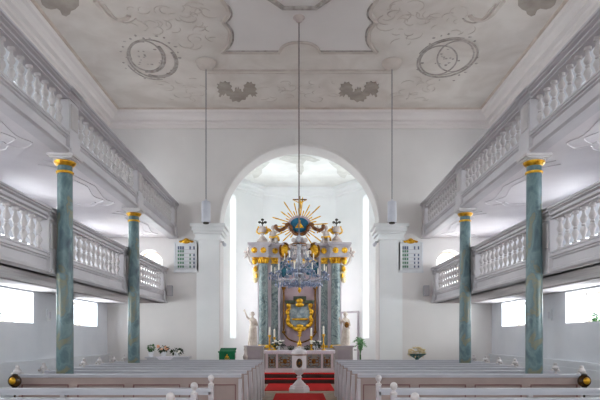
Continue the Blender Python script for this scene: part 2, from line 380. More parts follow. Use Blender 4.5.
for sgn in (0,1):
    p = [(95,0),(101,7),(107,14),(117,19.5),(126,18),(129,15)]
    q_ = mir(p) if sgn else p
    ctube(smooth_path(cpath(q_)), .055, 'stucco_scroll'); ctube([(x*.97,y+.12) for x,y in smooth_path(cpath(q_))], .025, 'stucco_bead')
    # wreath medallion
    cx0, cy0 = (447.5,58) if sgn else (150.5,57.5)
    m = -1 if sgn else 1
    def ring(rx, ry, rot, ox=0, oy=0, a0=0, a1=2*PI, n=40):
        out = []
        for i in range(n+1):
            a = a0+(a1-a0)*i/n; x = rx*math.cos(a); y = ry*math.sin(a)
            out.append(CP(cx0+m*(ox+x*math.cos(rot)-y*math.sin(rot)), cy0+oy+x*math.sin(rot)+y*math.cos(rot)))
        return out
    wr = MB()
    if sgn == 0:
        arcs = [(26,18,.35,2,1,0,6.28,.022),(18,14,.55,-5,-2,0,6.28,.022),(19.5,15,.55,-4,-2,-1.3,1.2,.034),(23,16.5,.4,3,1,-.9,1.5,.035),(17,13,.55,-5,-2,2.2,4.2,.025),(29,20,.3,2,1,1.0,2.4,.018)]
    else:
        arcs = [(31,17.5,.28,0,0,0,6.28,.028),(19,14.5,.45,-8,-2,0,6.28,.022),(28,15.5,.28,1,0,.5,2.6,.018),(33,19,.28,0,0,4.0,5.6,.018),(19,14,.3,9,2,0,6.28,.022)]
    for rx,ry,ro,ox,oy,a0,a1,tr in arcs: wr.tube([(x,y,CEIL) for x,y in ring(rx,ry,ro,ox,oy,a0,a1)], tr, 6)
    for i in range(26):
        a = 2*PI*i/26+.1; k = 1+random.uniform(-.06,.28); x,y = ring(26*k,19*k,.3,0,0,a,a+.01,1)[0]
        wr.ell((x,y,CEIL), (random.uniform(.02,.05),random.uniform(.02,.05),.012), 6, 4)
    for i in range(16):
        x,y = CP(cx0+random.uniform(-12,12), cy0+random.uniform(-9,9)); wr.ell((x,y,CEIL),(random.uniform(.02,.05),random.uniform(.02,.04),.01),6,4)
    wr.build('stucco_medallion', 'stuccod', ceil, smooth=True)
    # faded grey cartouches
    sh = [(217,83.5),(219,84.5),(220,81.5),(223,82.5),(225,80.8),(227,82.5),(230,82),(229.5,84.5),(232,86),(230.5,88),(232.5,90),(233.5,92),(235,91),(234.8,88.5),(236,87),(237.2,89),(238.2,86.5),(239.5,89.5),(241,88.5),(241.5,91.5),(243.5,92),(243,89.5),(244.5,87),(243.5,85),(246,84),(247,81.5),(249.5,82.8),(251.5,81.5),(252.5,83.8),(255.5,84),(254.5,86.5),(256.8,89),(254.8,91),(257.5,93.5),(255.5,94),(256.5,96.5),(253.5,95.2),(252.5,97),(250.5,94),(248.5,94.5),(247.5,97),(246.5,96.5),(245.5,99.5),(242,99.5),(239,102),(236,100.5),(232.5,101.5),(231.5,99),(229.5,98.5),(229.8,96),(227,95.5),(225.5,93),(223.5,95.5),(222,94),(220.5,97),(218.8,96),(219.8,93),(217.5,91.5),(219,89.5),(216.8,87.5),(218.2,86)]
    if sgn: sh = [(2*298-x,y) for x,y in sh][::-1]
    MB().slab([cpath(sh)], lambda a,b,d:(a,b,d), CEIL-.012, CEIL).build('painted_cartouche', 'cartouche', ceil)
    sh = [(40,-2),(42,4),(46,7.5),(51,9),(57,8),(60,10),(62,14.5),(66,16),(70,13.5),(71,10.5),(75,9),(79,5),(79,-2),(74,-7),(68,-5),(62,-3),(57,-6),(50,-9),(44,-7)]
    if sgn: sh = [(2*298.5-x,y) for x,y in sh][::-1]
    MB().slab([cpath(sh)], lambda a,b,d:(a,b,d), CEIL-.012, CEIL).build('painted_cartouche', 'cartouche', ceil)
    # loose rocaille sprays
    rc = MB(); rr = random.Random(11+sgn)
    for (ax,ay,bx,by,n) in ((185,5,215,45,26),(160,80,205,100,16),(130,5,180,35,18),(262,82,296,100,14)):
        for i in range(n):
            px, py = rr.uniform(ax,bx), rr.uniform(ay,by)
            if sgn: px = 2*CX-px
            x,y = CP(px,py); a = rr.uniform(0,2*PI); R = rr.uniform(.08,.22); sp = rr.uniform(1.2,3.2)
            rc.tube([(x+R*math.cos(a+sp*k/6),y+R*math.sin(a+sp*k/6),CEIL-.001) for k in range(7)], [.004+.008*math.sin(PI*(k+.5)/7) for k in range(7)], 4)
    rc.build('stucco_rocaille', 'stucco', ceil, smooth=True)
# chancel ceiling: pale worn patches and a border
for pts in ([(247,175),(250,168),(256,165),(262,163),(270,162),(266,166),(262,169),(262,173),(258,177),(254,178),(252,174)],
            [(279,159),(286,155),(296,156),(303,155),(312,157),(320,160),(314,162),(306,160),(303,164),(304,170),(301,175),(297,171),(296,164),(289,162)],
            [(352,175),(349,168),(343,165),(337,163),(329,162),(333,166),(337,169),(337,173),(341,177),(345,178),(347,174)]):
    MB().slab([[CP(x,y,CH) for x,y in pts]], lambda a,b,d:(a,b,d), CH-.012, CH).build('painted_patch', 'apspatch', apc)

# ------------------------------------------------------------------ galleries
def baluster(x, y, z, h=.53):
    prof = [(.05,0),(.05,.045),(.032,.05),(.022,.08),(.036,.125),(.056,.175),(.044,.215),(.02,.245),(.034,.255),(.034,.275),(.02,.285),(.044,.315),(.056,.355),(.036,.405),(.022,.45),(.032,.48),(.05,.485),(.05,.53)]
    return MB().lathe((x,y,z), prof, 10)
peds = [BY+.0, 1.6, 5.54, 9.48, 13.42, WY-.12]
def gallery(sx, fx, b0, label, low):
    g = thing('gallery', (sx*(fx+.5), 9, b0), label, 'gallery')
    X = lambda a, c: sorted((sx*(fx+a), sx*(fx+c)))
    wx = WX-fx
    m = MB()
    if low:
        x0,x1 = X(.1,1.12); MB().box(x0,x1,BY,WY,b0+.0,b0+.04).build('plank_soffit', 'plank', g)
        x0,x1 = X(1.12,wx); MB().box(x0,x1,BY,WY,b0-.02,b0+.04).build('soffit', 'soffit', g)
        x0,x1 = X(.2,wx); MB().box(x0,x1,BY,WY,b0+.04,b0+.22).build('floor_slab', 'gallery', g)
    else:
        x0,x1 = X(.2,wx); MB().box(x0,x1,BY,WY,b0+.04,b0+.24).build('floor_slab', 'soffit', g)
        m = MB()                                      # curved stucco lines under the floor
        for k, yc in enumerate((7.5,11.45,15.4)):
            for a0, a1, rr in ((.45,1.75,1.65),(.62,1.58,1.45)):
                pts = []
                for (u,v) in smooth_path([(a0+.25,-rr),(a0,-rr+.25),(a0+.1,-rr+.6),(a0-.02,-.25),(a0-.06,0),(a0-.02,.25),(a0+.1,rr-.6),(a0,rr-.25),(a0+.25,rr),((a0+a1)/2-.2,rr-.1),((a0+a1)/2,rr+.1),(a1-.1,rr)],4): pts.append((sx*(fx+u),yc+v,b0+.04))
                m.tube(pts, .013, 5)
        m.build('stucco_line', 'soffit', g, smooth=True)
    # fascia under the balusters: stepped mouldings
    m = MB()
    prof = [(.24,0),(.03,0),(-.01,.03),(-.01,.06),(.03,.065),(.03,.085),(.06,.1),(.06,.23),(.03,.245),(.03,.265),(.0,.275),(.0,.3),(.05,.315),(.05,.335),(.03,.345),(.03,.37),(.24,.37)]
    m.rings([[(sx*(fx+o),y,b0+z) for o,z in prof] for y in (BY,WY)])
    m.build('parapet_base', 'gallery', g)
    m = MB()
    prof = [(.03,.9),(.22,.9),(.24,.95),(.25,1.0),(.27,1.03),(.27,1.08),(-.05,1.08),(-.05,1.05),(-.02,1.04),(-.02,1.025),(.03,1.01),(.03,.985),(-.0,.975),(-.0,.95),(.045,.935),(.045,.92),(.03,.915)]
    m.rings([[(sx*(fx+o),y,b0+z) for o,z in prof] for y in (BY,WY)])
    m.build('handrail', 'gallery', g)
    for y in peds[1:]:
        w = .2
        m = MB(); x0,x1 = X(.02,.24); m.box(x0,x1,y-w,min(y+w,WY),b0+.36,b0+.91)
        x0,x1 = X(-.035,.26); m.box(x0,x1,y-w-.03,min(y+w+.03,WY),b0+.005,b0+.075)
        x0,x1 = X(-.005,.25); m.box(x0,x1,y-w-.015,min(y+w+.015,WY),b0+.075,b0+.36)
        x0,x1 = X(-.05,.3); m.box(x0,x1,y-w-.04,min(y+w+.04,WY),b0+1.02,b0+1.095)
        x0,x1 = X(-.0,.26); m.box(x0,x1,y-w-.02,min(y+w+.02,WY),b0+.9,b0+1.02)
        p = m.build('pedestal', 'gallery', g)
        x0,x1 = X(.0,.03); m = MB(); m.box(x0,x1,y-w+.07,min(y+w,WY)-.07,b0+.44,b0+.84).build('inset_panel', 'balus', p)
    first = None
    for a, c in zip(peds[2:-1], peds[3:]):
        n = 14; s0, s1 = a+.2, c-.2
        for i in range(n):
            y = s0+(s1-s0)*(i+.5)/n
            if first is None: first = baluster(sx*(fx+.13), y, b0+.37).build('baluster', 'balus', g, smooth=True); y_0 = y
            else:
                o = first.copy(); C.objects.link(o); o.parent = g; o.location.y = first.location.y+y-y_0
    return g
for sx, s in ((-1,'left'),(1,'right')):
    gallery(sx, 3.8, 4.6, 'upper %s gallery with turned white balusters, resting on two marbled columns' % s, False)
    gallery(sx, 4.13, 2.6, 'lower %s gallery with turned white balusters, passing behind the marbled columns' % s, True)
    for k, y in enumerate(COLY):
        c = thing('column', (sx*3.97,y,0), 'blue-green marbled column under the upper %s gallery, %s' % (s, 'thicker looking, rising behind the panelled pew' if k == 0 else 'thinner looking, closer to the hymn board'), 'column', 'marbled columns under the upper galleries')
        p = (sx*3.97, y, 0)
        MB().lathe(p, [(.17,0),(.17,.16),(.155,.18),(.155,.22),(.14,.25)], 20).build('base', 'gallery2', c, smooth=True)
        MB().lathe(p, [(.14,.25),(.139,1.5),(.13,3.2),(.122,4.44)], 24).build('shaft', 'column', c, smooth=True)
        MB().lathe(p, [(.12,4.3),(.142,4.31),(.147,4.325),(.142,4.34),(.12,4.35)], 24).build('neck_ring', 'gold', c, smooth=True)
        MB().lathe(p, [(.122,4.43),(.14,4.44),(.175,4.48),(.18,4.5),(.165,4.51)], 24).build('gilded_echinus', 'gold', c, smooth=True)
        m = MB(); m.lathe(p, [(.17,4.51),(.185,4.52),(.185,4.53)], 24)
        m.box(p[0]-.19,p[0]+.19,y-.19,y+.19,4.53,4.56).box(p[0]-.215,p[0]+.215,y-.215,y+.215,4.56,4.602)
        m.build('abacus', 'balus', c)

# ------------------------------------------------------------------ pews
def pew(sx, Y, xi, xo, label):
    g = thing('pew', (sx*(xi+xo)/2, Y, 0), label, 'pew', 'pews in the nave')
    X = lambda a, c: sorted((sx*a, sx*c))
    m = MB(); x0,x1 = X(xi+.03,xo-.02)
    m.box(x0,x1,Y,Y+.03,.12,.9)
    n = 4; w = (xo-xi)/n
    for zz in ((.12,.2),(.79,.9)): m.box(x0,x1,Y-.015,Y,*zz)
    for i in range(n+1):
        c = xi+w*i; a0,a1 = X(max(xi+.03,c-.07),min(xo-.02,c+.07)); m.box(a0,a1,Y-.015,Y,.2,.79)
    bp = m.build('back_panel', 'pewpanel', g)
    m = MB()
    for i in range(n):
        a0,a1 = X(xi+w*i+.07,xi+w*(i+1)-.07); m.box(a0,a1,Y-.02,Y,.775,.79)
        for c in (xi+w*i+.07,xi+w*(i+1)-.085): q0,q1 = X(c,c+.015); m.box(q0,q1,Y-.02,Y,.2,.775)
    m.build('bead', 'pewline', bp)
    m = MB(); x0,x1 = X(xi-.01,xo-.02)
    m.box(x0,x1,Y-.05,Y+.075,.932,.955).box(x0,x1,Y-.028,Y+.05,.9,.932)
    m.build('top_rail', 'pewtop', g)
    x0,x1 = X(xi+.03,xo-.02); MB().box(x0,x1,Y+.03,Y+.29,.42,.45).build('seat', 'seatwood', g)
    x0,x1 = X(xi-.02,xi+.03); m = MB()
    f = lambda a,b,d: (d,a,b)
    m.slab([[(Y-.02,0),(Y+.33,0),(Y+.33,.5),(Y+.27,.6),(Y+.12,.72),(Y+.07,.875),(Y-.02,.875)]], f, x0, x1)
    m.build('end_panel', 'pewend', g)
    x0,x1 = X(xo-.02,xo+.05); m = MB(); m.box(x0,x1,Y-.02,Y+.07,0,.86)
    m.slab([[(Y+.07,0),(Y+.31,0),(Y+.31,.5),(Y+.2,.6),(Y+.07,.7)]], f, x0, x1)
    e = m.build('outer_end', 'pewend', g)
    m = MB(); c = (sx*(xo+.015), Y+.02, .86)
    m.lathe(c, [(.05,0),(.06,.02),(.03,.05),(.026,.09),(.05,.11),(.062,.14),(.05,.17),(.03,.185),(.034,.2),(.03,.225),(.008,.235)], 12)
    for a in range(4): m.ell((c[0]+.07*math.cos(a*PI/2+.4), c[1]+.07*math.sin(a*PI/2+.4), c[2]+.1), (.03,.03,.022), 7, 4)
    m.build('finial', 'finial', e, smooth=True)
    return g
ords = ['first','second','third','fourth','fifth','sixth','seventh']
for sx, s in ((-1,'left'),(1,'right')):
    for k in range(7):
        Y = 9.0+.93*k
        pew(sx, Y, .95, 4.53, ('white-topped pew %s of the aisle, ' % s)+('its brown panelled back fully in view' if k == 0 else '%s row beyond the fully visible pew back' % ords[k-1] if k < 6 else 'row closest to the font'))
    # dark amber globe at the outer end of the panelled pew
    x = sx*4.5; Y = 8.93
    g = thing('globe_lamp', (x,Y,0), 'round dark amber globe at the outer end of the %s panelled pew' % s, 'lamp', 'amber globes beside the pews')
    MB().lathe((x,Y-.08,0), [(.09,0),(.09,.02),(.02,.04),(.016,.74),(.05,.76)], 12).build('post', 'dark', g, smooth=True)
    MB().ell((x,Y-.08,.855), .1, 18, 12).build('globe', 'amber', g, smooth=True)
    m = MB(); m.ell((x,Y-.145,.86), (.06,.05,.06), 14, 8); m.build('globe_glow', 'gold', g, smooth=True)  # golden glow of the amber glass, shaped as a solid gilt bulge
    MB().lathe((x,Y-.08,.94), [(.045,0),(.05,.015),(.02,.03)], 12).build('lid', 'dark', g, smooth=True)
def bench(sx, Y, xi, xo, label):
    g = thing('bench_pew', (sx*(xi+xo)/2, Y, 0), label, 'pew', 'open benches with ball finials')
    X = lambda a, c: sorted((sx*a, sx*c))
    m = MB(); x0,x1 = X(xi,xo); m.box(x0,x1,Y-.05,Y+.05,.965,1.0).box(x0,x1,Y-.035,Y+.035,.93,.965).build('top_rail', 'pewtop', g)
    x0,x1 = X(xi+.03,xo); MB().box(x0,x1,Y-.015,Y+.015,.3,.84).build('back_panel', 'pewpanel', g)
    MB().box(x0,x1,Y+.02,Y+.36,.42,.45).build('seat', 'seatwood', g)
    for c in (xi+(xo-xi)*.36, xi+(xo-xi)*.68, xo-.06):
        a0,a1 = X(c,c+.05); MB().box(a0,a1,Y-.025,Y+.025,0,.93).build('post', 'pewend', g)
    a0,a1 = X(xi-.025,xi+.025); m = MB(); m.box(a0,a1,Y-.035,Y+.035,0,1.03)
    m.box(a0,a1,Y+.04,Y+.36,0,.42); e = m.build('end_post', 'pewend', g)
    m = MB(); m.lathe((sx*xi,Y,1.03), [(.03,0),(.034,.015),(.018,.025),(.014,.04),(.026,.052),(.034,.075),(.031,.093),(.019,.108),(.006,.112)], 14)
    m.build('ball_finial', 'finial', e, smooth=True)
for sx, s, xi in ((-1,'left',.95),(1,'right',.85)):
    for k, Y in enumerate((6.02,5.05,4.12)):
        bench(sx, Y, xi, 5.3, 'open bench with ball-topped post %s of the aisle, %s' % (s, ['its long pale rail in view','middle of three','lowest, only its ball showing'][k]))

# ------------------------------------------------------------------ pendant lamps and chandelier
for sx, s in ((-1,'left'),(1,'right')):
    x = U(206,14.07) if sx < 0 else U(392,14.07); Y = 14.07
    g = thing('pendant_lamp', (x,Y,4.4), 'white cylinder pendant lamp on long cord above the %s arch impost' % s, 'lamp', 'cylinder pendants by the arch')
    MB().lathe((x,Y,CEIL), [(.03,-.19),(.1,-.185),(.18,-.15),(.235,-.08),(.255,-.015),(.255,0)], 24).build('ceiling_canopy', 'stucco', g, smooth=True)
    MB().tube([(x,Y,CEIL-.18),(x,Y,4.95)], .012, 6).build('cord', 'metal', g)
    MB().lathe((x,Y,4.43), [(.1,0),(.112,.0),(.112,.5),(.1,.52),(.03,.54),(.02,.58)], 24).build('cylinder_shade', 'lampwhite', g, smooth=True)
    MB().lathe((x,Y,4.42), [(.05,-.03),(.075,-.02),(.075,.01)], 16).build('bulb_ring', 'dark', g, smooth=True)

chx, chy = U(299,12.1), 12.1
g = thing('chandelier', (chx,chy,2.6), 'crystal chandelier with candle arms hung on a long rod before the altar', 'chandelier')
MB().lathe((chx,chy,CEIL), [(.02,-.12),(.06,-.1),(.09,-.04),(.13,-.02),(.13,0)], 16).build('ceiling_rose', 'urn', g, smooth=True)
m = MB(); m.tube([(chx,chy,CEIL-.1),(chx,chy,3.75)], .014, 6)
m.build('rod', 'rod', g)
MB().lathe((chx,chy,2.62), [(.01,0),(.05,.03),(.075,.08),(.04,.14),(.03,.2),(.1,.24),(.12,.28),(.06,.33),(.035,.42),(.07,.52),(.08,.58),(.04,.66),(.03,.8),(.06,.88),(.07,.94),(.03,1.0),(.05,1.08),(.02,1.14)], 12).build('crystal_stem', 'crystal', g, smooth=True)
m = MB(); m.tube([(chx+.17*math.cos(a),chy+.17*math.sin(a),3.55) for a in [2*PI*i/20 for i in range(20)]], .012, 6, True); m.build('crown_ring', 'oldgold', g, smooth=True)
def ch_arm(ang, R, z, rise):
    ca, sa = math.cos(ang), math.sin(ang)
    P = lambda r, zz: (chx+r*ca, chy+r*sa, zz)
    a = MB().tube(smooth_path([P(.05,z),P(R*.35,z-.1),P(R*.75,z-.1),P(R*.97,z-.02),P(R,z+rise)],4), .013, 6).build('arm', 'crystal', g, smooth=True)
    MB().lathe(P(R,z+rise), [(.012,-.02),(.06,.0),(.065,.02),(.02,.015),(.02,.05)], 10).build('drip_pan', 'crystalb', a, smooth=True)
    MB().lathe(P(R,z+rise+.03), [(.012,0),(.012,.15),(.006,.16)], 8).build('candle', 'candle', a, smooth=True)
    m = MB()
    for k in range(5):
        aa = 2*PI*k/5; q = P(R,z+rise); x, y = q[0]+.055*math.cos(aa), q[1]+.055*math.sin(aa)
        m.lathe((x,y,q[2]-.13), [(.003,0),(.016,.035),(.01,.07),(.003,.09),(.003,.13)], 6)
    m.build('crystal_drops', 'crystalb', a)
    # strand from the crown and strand along the arm
    m = MB()
    for t in range(1,16):
        u = t/16; r = .17+(R-.17)*u; zz = 3.55+(z+rise-3.55)*(u**.55)
        m.ell(P(r,zz), .012, 6, 4)
    m.tube([P(.17+(R-.17)*t/16, 3.55+(z+rise-3.55)*((t/16)**.55)) for t in range(17)], .003, 4); m.build('crystal_strand', 'crystal', g)
    m = MB()
    for t in range(7):
        u = .2+.75*t/7; m.lathe(P(R*u,z-.1-.15+.03*math.sin(PI*u)), [(.003,0),(.02,.04),(.012,.08),(.003,.1),(.003,.16)], 6)
    m.build('crystal_fringe', 'crystalb', g)
for i in range(10): ch_arm(2*PI*i/10+.16, .6, 2.86, .04)
for i in range(5): ch_arm(2*PI*i/5+.3, .33, 3.15, .03)

# ------------------------------------------------------------------ altar, cloth, candles, flowers
AY = 19.8
al = thing('altar', (0,AY+.4,.28), 'white marble altar table with grey gilded front panels on the red steps', 'altar')
ax = 1.2
MB().box(-ax,ax,AY,AY+.8,.293,1.0).build('body', 'altarstone', al)
MB().box(-ax-.05,ax+.05,AY-.05,AY+.8,1.0,1.06).build('mensa_slab', 'altarstone', al)
m = MB(); m.box(-ax-.03,ax+.03,AY-.03,AY,.293,.4).build('plinth', 'altarstone', al)
for a, c in ((268,276),(278,292),(306.5,321),(323,331)):
    x0, x1 = U(a,AY), U(c,AY)
    p = MB().box(x0,x1,AY-.012,AY,.45,.94).build('front_panel', 'panelstone', al)
    m = MB(); cx0 = (x0+x1)/2; w = (x1-x0)/2
    for sgn in (-1,1):
        for k in range(3):
            m.tube(smooth_path([(cx0,AY-.02,.55+.1*k),(cx0+sgn*w*.5,AY-.025,.52+.12*k),(cx0+sgn*w*.75,AY-.02,.62+.1*k),(cx0+sgn*w*.4,AY-.02,.66+.09*k)],3), .013, 5)
    m.ell((cx0,AY-.015,.69),(w*.3,.02,.09),8,5)
    m.build('gilt_ornament', 'oldgold', p, smooth=True)
m = MB()
m.box(-ax-.06,ax+.06,AY-.07,AY+.75,1.06,1.075)
n = 34; pts = [(-ax-.06,1.075),(-ax-.06,.985)]
for i in range(n):
    x = -ax-.06+(2*ax+.12)*(i+.5)/n; pts += [(x,.955),(-ax-.06+(2*ax+.12)*(i+1)/n,.985)]
pts += [(ax+.06,1.075)]
m.slab([pts], lambda a,b,d:(a,d,b), AY-.078, AY-.066)
tag(m.build('altar_cloth', 'linen', loc=(0,AY,1.06)), 'white altar cloth with a scalloped lace edge on the altar', 'tablecloth')
TOP = 1.076
def candlestick(px, ytop, label):
    Y = AY+.3; x = U(px,Y); ht = H(ytop,Y)
    g = thing('candlestick', (x,Y,TOP), label, 'candlestick', 'candlesticks on the altar')
    hb = ht-.29
    L = hb-TOP
    MB().lathe((x,Y,TOP), [(.085,0),(.085,.02),(.05,.04),(.025,.07),(.045,L*.35),(.02,L*.45),(.02,L*.75),(.035,L*.85),(.06,L*.95),(.06,L)], 12).build('stick', 'gold', g, smooth=True)
    MB().lathe((x,Y,hb), [(.03,0),(.03,.27),(.012,.285),(.004,.3)], 10).build('candle', 'candle', g, smooth=True)
candlestick(269.6,327,'brass candlestick with white candle, outermost on the altar beside the raised-arm statue')
candlestick(274.4,329,'brass candlestick with white candle between another candle and the white flowers')
candlestick(311.3,328,'brass candlestick with white candle just beside the gilded picture frame')
candlestick(323.5,326,'brass candlestick with white candle, tallest, outermost on the altar towards the palm')
def leafball(m, c, R, n, rnd, ln=.12, wd=.045, flat=1):
    for i in range(n):
        d = Vector((rnd.gauss(0,1),rnd.gauss(0,1),rnd.gauss(.1,1)*flat)).normalized()
        p = Vector(c)+Vector((d.x*R[0],d.y*R[1],d.z*R[2]))*rnd.uniform(.45,1)
        s = d.cross(Vector((rnd.random(),rnd.random(),rnd.random()))).normalized()
        l = ln*rnd.uniform(.7,1.2); a = p+d*l*.5-Vector((0,0,l*.1)); t = p+d*l-Vector((0,0,l*.35))
        nn = d.cross(s)*.006
        v = m.V([p, a+s*wd*.5, t, a-s*wd*.5, a+nn]); m.face([v[0],v[1],v[4]]); m.face([v[1],v[2],v[4]]); m.face([v[2],v[3],v[4]]); m.face([v[3],v[0],v[4]])
def arrangement(name, loc, label, cat, pot, potmat, leafc, leafR, leafmat, nleaf, blossoms, rnd, ln=.12, wd=.05, group=None, potname='vase'):
    g = thing(name, loc, label, cat, group)
    MB().lathe(loc, pot, 14).build(potname, potmat, g, smooth=True)
    m = MB(); c = Vector(loc)+Vector(leafc); leafball(m, c, leafR, nleaf, rnd, ln, wd)
    m.cap(Vector(loc)+Vector((0,0,pot[-1][1]*.7)), c, .012, .02, 5)
    m.build('foliage', leafmat, g)
    for (dx,dy,dz,r,bm_) in blossoms:
        m = MB(); q = c+Vector((dx,dy,dz)); m.ell(q,(r*.6,r*.6,r*.5),8,5)
        for k in range(7):
            a = 2*PI*k/7; m.ell(q+Vector((r*.55*math.cos(a),r*.55*math.sin(a),r*.1*(k%2))),(r*.42,r*.42,r*.32),6,4)
        m.build('blossom', bm_, g, smooth=True)
    return g
R_ = random.Random(5)
vase = [(.05,0),(.06,.01),(.04,.03),(.06,.06),(.09,.12),(.08,.15)]
for px, lb in ((278.5,'bouquet of white flowers and dark leaves beside the two paired altar candles'),(315.5,'bouquet of white flowers and dark leaves between two single altar candles')):
    Y = AY+.25; x = U(px,Y)
    bl = [(R_.uniform(-.19,.19), R_.uniform(-.14,.02), R_.uniform(.03,.14), R_.uniform(.04,.055), 'bwhite') for i in range(10)]
    arrangement('bouquet', (x,Y,TOP), lb, 'flowers', vase, 'pot', (0,0,.21), (.17,.12,.09), 'leafd', 90, bl, R_, group='altar bouquets')
# small gilded altar cross on its stepped stand
Y = AY+.4; x = U(299.5,Y)
g = thing('altar_cross', (x,Y,TOP), 'small gilded stand with a cross in the middle of the altar', 'cross')
MB().box(x-.22,x+.22,Y-.08,Y+.1,TOP,TOP+.06).box(x-.15,x+.15,Y-.06,Y+.08,TOP+.06,TOP+.12).build('stand', 'altarstone', g)
MB().lathe((x,Y,TOP+.12), [(.1,0),(.06,.05),(.09,.1),(.05,.17),(.03,.24)], 8).build('gilded_base', 'gold', g, smooth=True)
MB().box(x-.014,x+.014,Y-.012,Y+.012,TOP+.34,TOP+.62).box(x-.08,x+.08,Y-.012,Y+.012,TOP+.51,TOP+.54).build('cross', 'gold', g)
for px, lb in ((291,'dark low pot of leaves beside the altar cross, towards the paired candles'),(307.5,'dark low pot of leaves beside the altar cross, towards the single candle')):
    arrangement('potted_plant', (U(px,AY+.2),AY+.2,TOP), lb, 'plant', [(.05,0),(.07,.05),(.065,.07)], 'dark', (0,0,.1), (.1,.08,.06), 'leafd', 40, [], R_, ln=.07, wd=.04, potname='pot')

# ------------------------------------------------------------------ retable
RY = 21.35
def ru(px): return U(px,RY)
def rh(py): return H(py,RY)
rt = thing('altar_retable', (0,RY+.5,.28), 'tall pink and marble altar retable with gilded capitals and rayed blue oval on top', 'altar')
B0 = rh(348)
MB().box(-1.66,1.66,RY+.1,RY+1.0,.28,B0).build('plinth', 'plinth', rt)
MB().box(-1.62,1.62,RY+.35,RY+.95,B0,rh(243)).build('back_wall', 'pink', rt)
E0, E1 = rh(257), rh(243)
for sx in (-1,1):
    X = lambda a: CX+sx*(a-CX) if False else (a if sx < 0 else 2*CX-a)
    def xr(a, c): return sorted((ru(X(a)), ru(X(c))))
    # outer three-quarter marble column, strip, inner marble pilaster, strip
    cu = ru(X(263)); cy = RY+.22
    p = MB().lathe((cu,cy,B0+.12), [(.2,0),(.2,.05),(.185,.08),(.18,.1),(.18,1.5),(.165,rh(263)-B0-.12)], 24).build('marble_column', 'retmarble', rt, smooth=True)
    MB().lathe((cu,cy,B0), [(.23,0),(.23,.06),(.21,.08),(.205,.12)], 20).build('gilded_foot', 'gold', p, smooth=True)
    m = MB(); m.lathe((cu,cy,rh(263)), [(.165,0),(.19,.02),(.17,.05),(.18,.16),(.24,.24),(.25,.27)], 20)
    for k in range(12):
        a = 2*PI*k/12; ca, sa = math.cos(a), math.sin(a)
        m.tube([(cu+.18*ca,cy+.18*sa,rh(263)+.03),(cu+.2*ca,cy+.2*sa,rh(263)+.14),(cu+.26*ca,cy+.26*sa,rh(263)+.2),(cu+.25*ca,cy+.25*sa,rh(263)+.14)], [.03,.035,.03,.015], 5)
    m.build('gilded_capital', 'gold', p, smooth=True)
    m = MB()
    for a, c, d in ((267,271,.2),(278,280,.12),(257.5,260,.3)):
        x0,x1 = xr(a,c); m.box(x0,x1,RY+d,RY+.4,B0,E0)
    m.build('pilaster_strip', 'pink', rt)
    x0,x1 = xr(271,278.5); p = MB().box(x0,x1,RY+.22,RY+.4,B0+.1,rh(263)).build('marble_pilaster', 'retmarble', rt)
    MB().box(x0-.02,x1+.02,RY+.2,RY+.4,B0,B0+.1).build('gilded_foot', 'gold', p)
    m = MB(); m.box(x0-.01,x1+.01,RY+.18,RY+.4,rh(263),rh(262)).box(x0-.03,x1+.03,RY+.15,RY+.4,rh(258),rh(257))
    c = (x0+x1)/2; m.ell((c,RY+.2,rh(260)),(.1,.06,.09),10,6)
    for s2 in (-1,1): m.tube([(c,RY+.17,rh(262.3)),(c+s2*.09,RY+.17,rh(261)),(c+s2*.13,RY+.15,rh(258.5)),(c+s2*.08,RY+.15,rh(259))], [.03,.03,.03,.02], 6)
    m.build('gilded_capital', 'gold', p, smooth=True)
    # entablature blocks
    for (a, c, d) in ((250.5,268.5,-.08),(268.5,281.5,.1)):
        x0,x1 = xr(a,c); m = MB()
        m.box(x0,x1,RY+d,RY+.95,E0,rh(246)); m.box(x0-.03,x1+.03,RY+d-.04,RY+.95,rh(255.6),rh(254.8))
        m.box(x0-.05,x1+.05,RY+d-.06,RY+.95,rh(246.2),rh(244.6)); m.box(x0-.1,x1+.1,RY+d-.11,RY+.95,rh(244.6),E1)
        e = m.build('entablature', 'greystone', rt)
        for rx in ((254.5,263.5) if a < 260 else (275,)):
            m = MB(); c0 = ru(X(rx)); zz = rh(250.5)
            m.ell((c0,RY+d-.01,zz),(.06,.04,.06),8,5)
            for k in range(8): q = 2*PI*k/8; m.ell((c0+.08*math.cos(q),RY+d-.005,zz+.08*math.sin(q)),(.04,.025,.04),6,4)
            m.build('gilded_rosette', 'gold', e, smooth=True)
    # gilded corner bracket at the outer side
    m = MB(); c0 = ru(X(254.5)); m.lathe((c0,RY+.15,rh(264)), [(.03,0),(.1,.06),(.12,.16),(.08,.22),(.14,.28)], 10)
    m.build('gilded_bracket', 'gold', rt, smooth=True)
    # urn with cross-shaped flower on top
    c0 = ru(X(262)); cy = RY+.25
    m = MB(); m.box(c0-.2,c0+.2,cy-.2,cy+.2,E1,E1+.1).lathe((c0,cy,E1+.1), [(.16,0),(.19,.06),(.13,.14),(.08,.2)], 14)
    pu = m.build('urn_pedestal', 'urn', rt)
    m = MB(); m.lathe((c0,cy,rh(235.5)), [(.05,0),(.04,.05),(.1,.12),(.16,.22),(.17,.3),(.12,.36),(.14,.38)], 14); u = m.build('urn', 'urn', rt, smooth=True)
    m = MB()
    for s2 in (-1,1): m.tube(smooth_path([(c0+s2*.1,cy-.02,rh(233)),(c0+s2*.21,cy-.02,rh(231)),(c0+s2*.19,cy-.02,rh(228)),(c0+s2*.13,cy-.02,rh(226.5)),(c0+s2*.18,cy-.02,rh(225.5))],3), .03, 6)
    m.lathe((c0,cy,rh(233)), [(.06,0),(.13,.04),(.11,.06)], 12); m.build('gilded_handles', 'gold', u, smooth=True)
    m = MB(); m.cap((c0,cy,rh(227)),(c0,cy,rh(220)),.02,.02,6); z = rh(221)
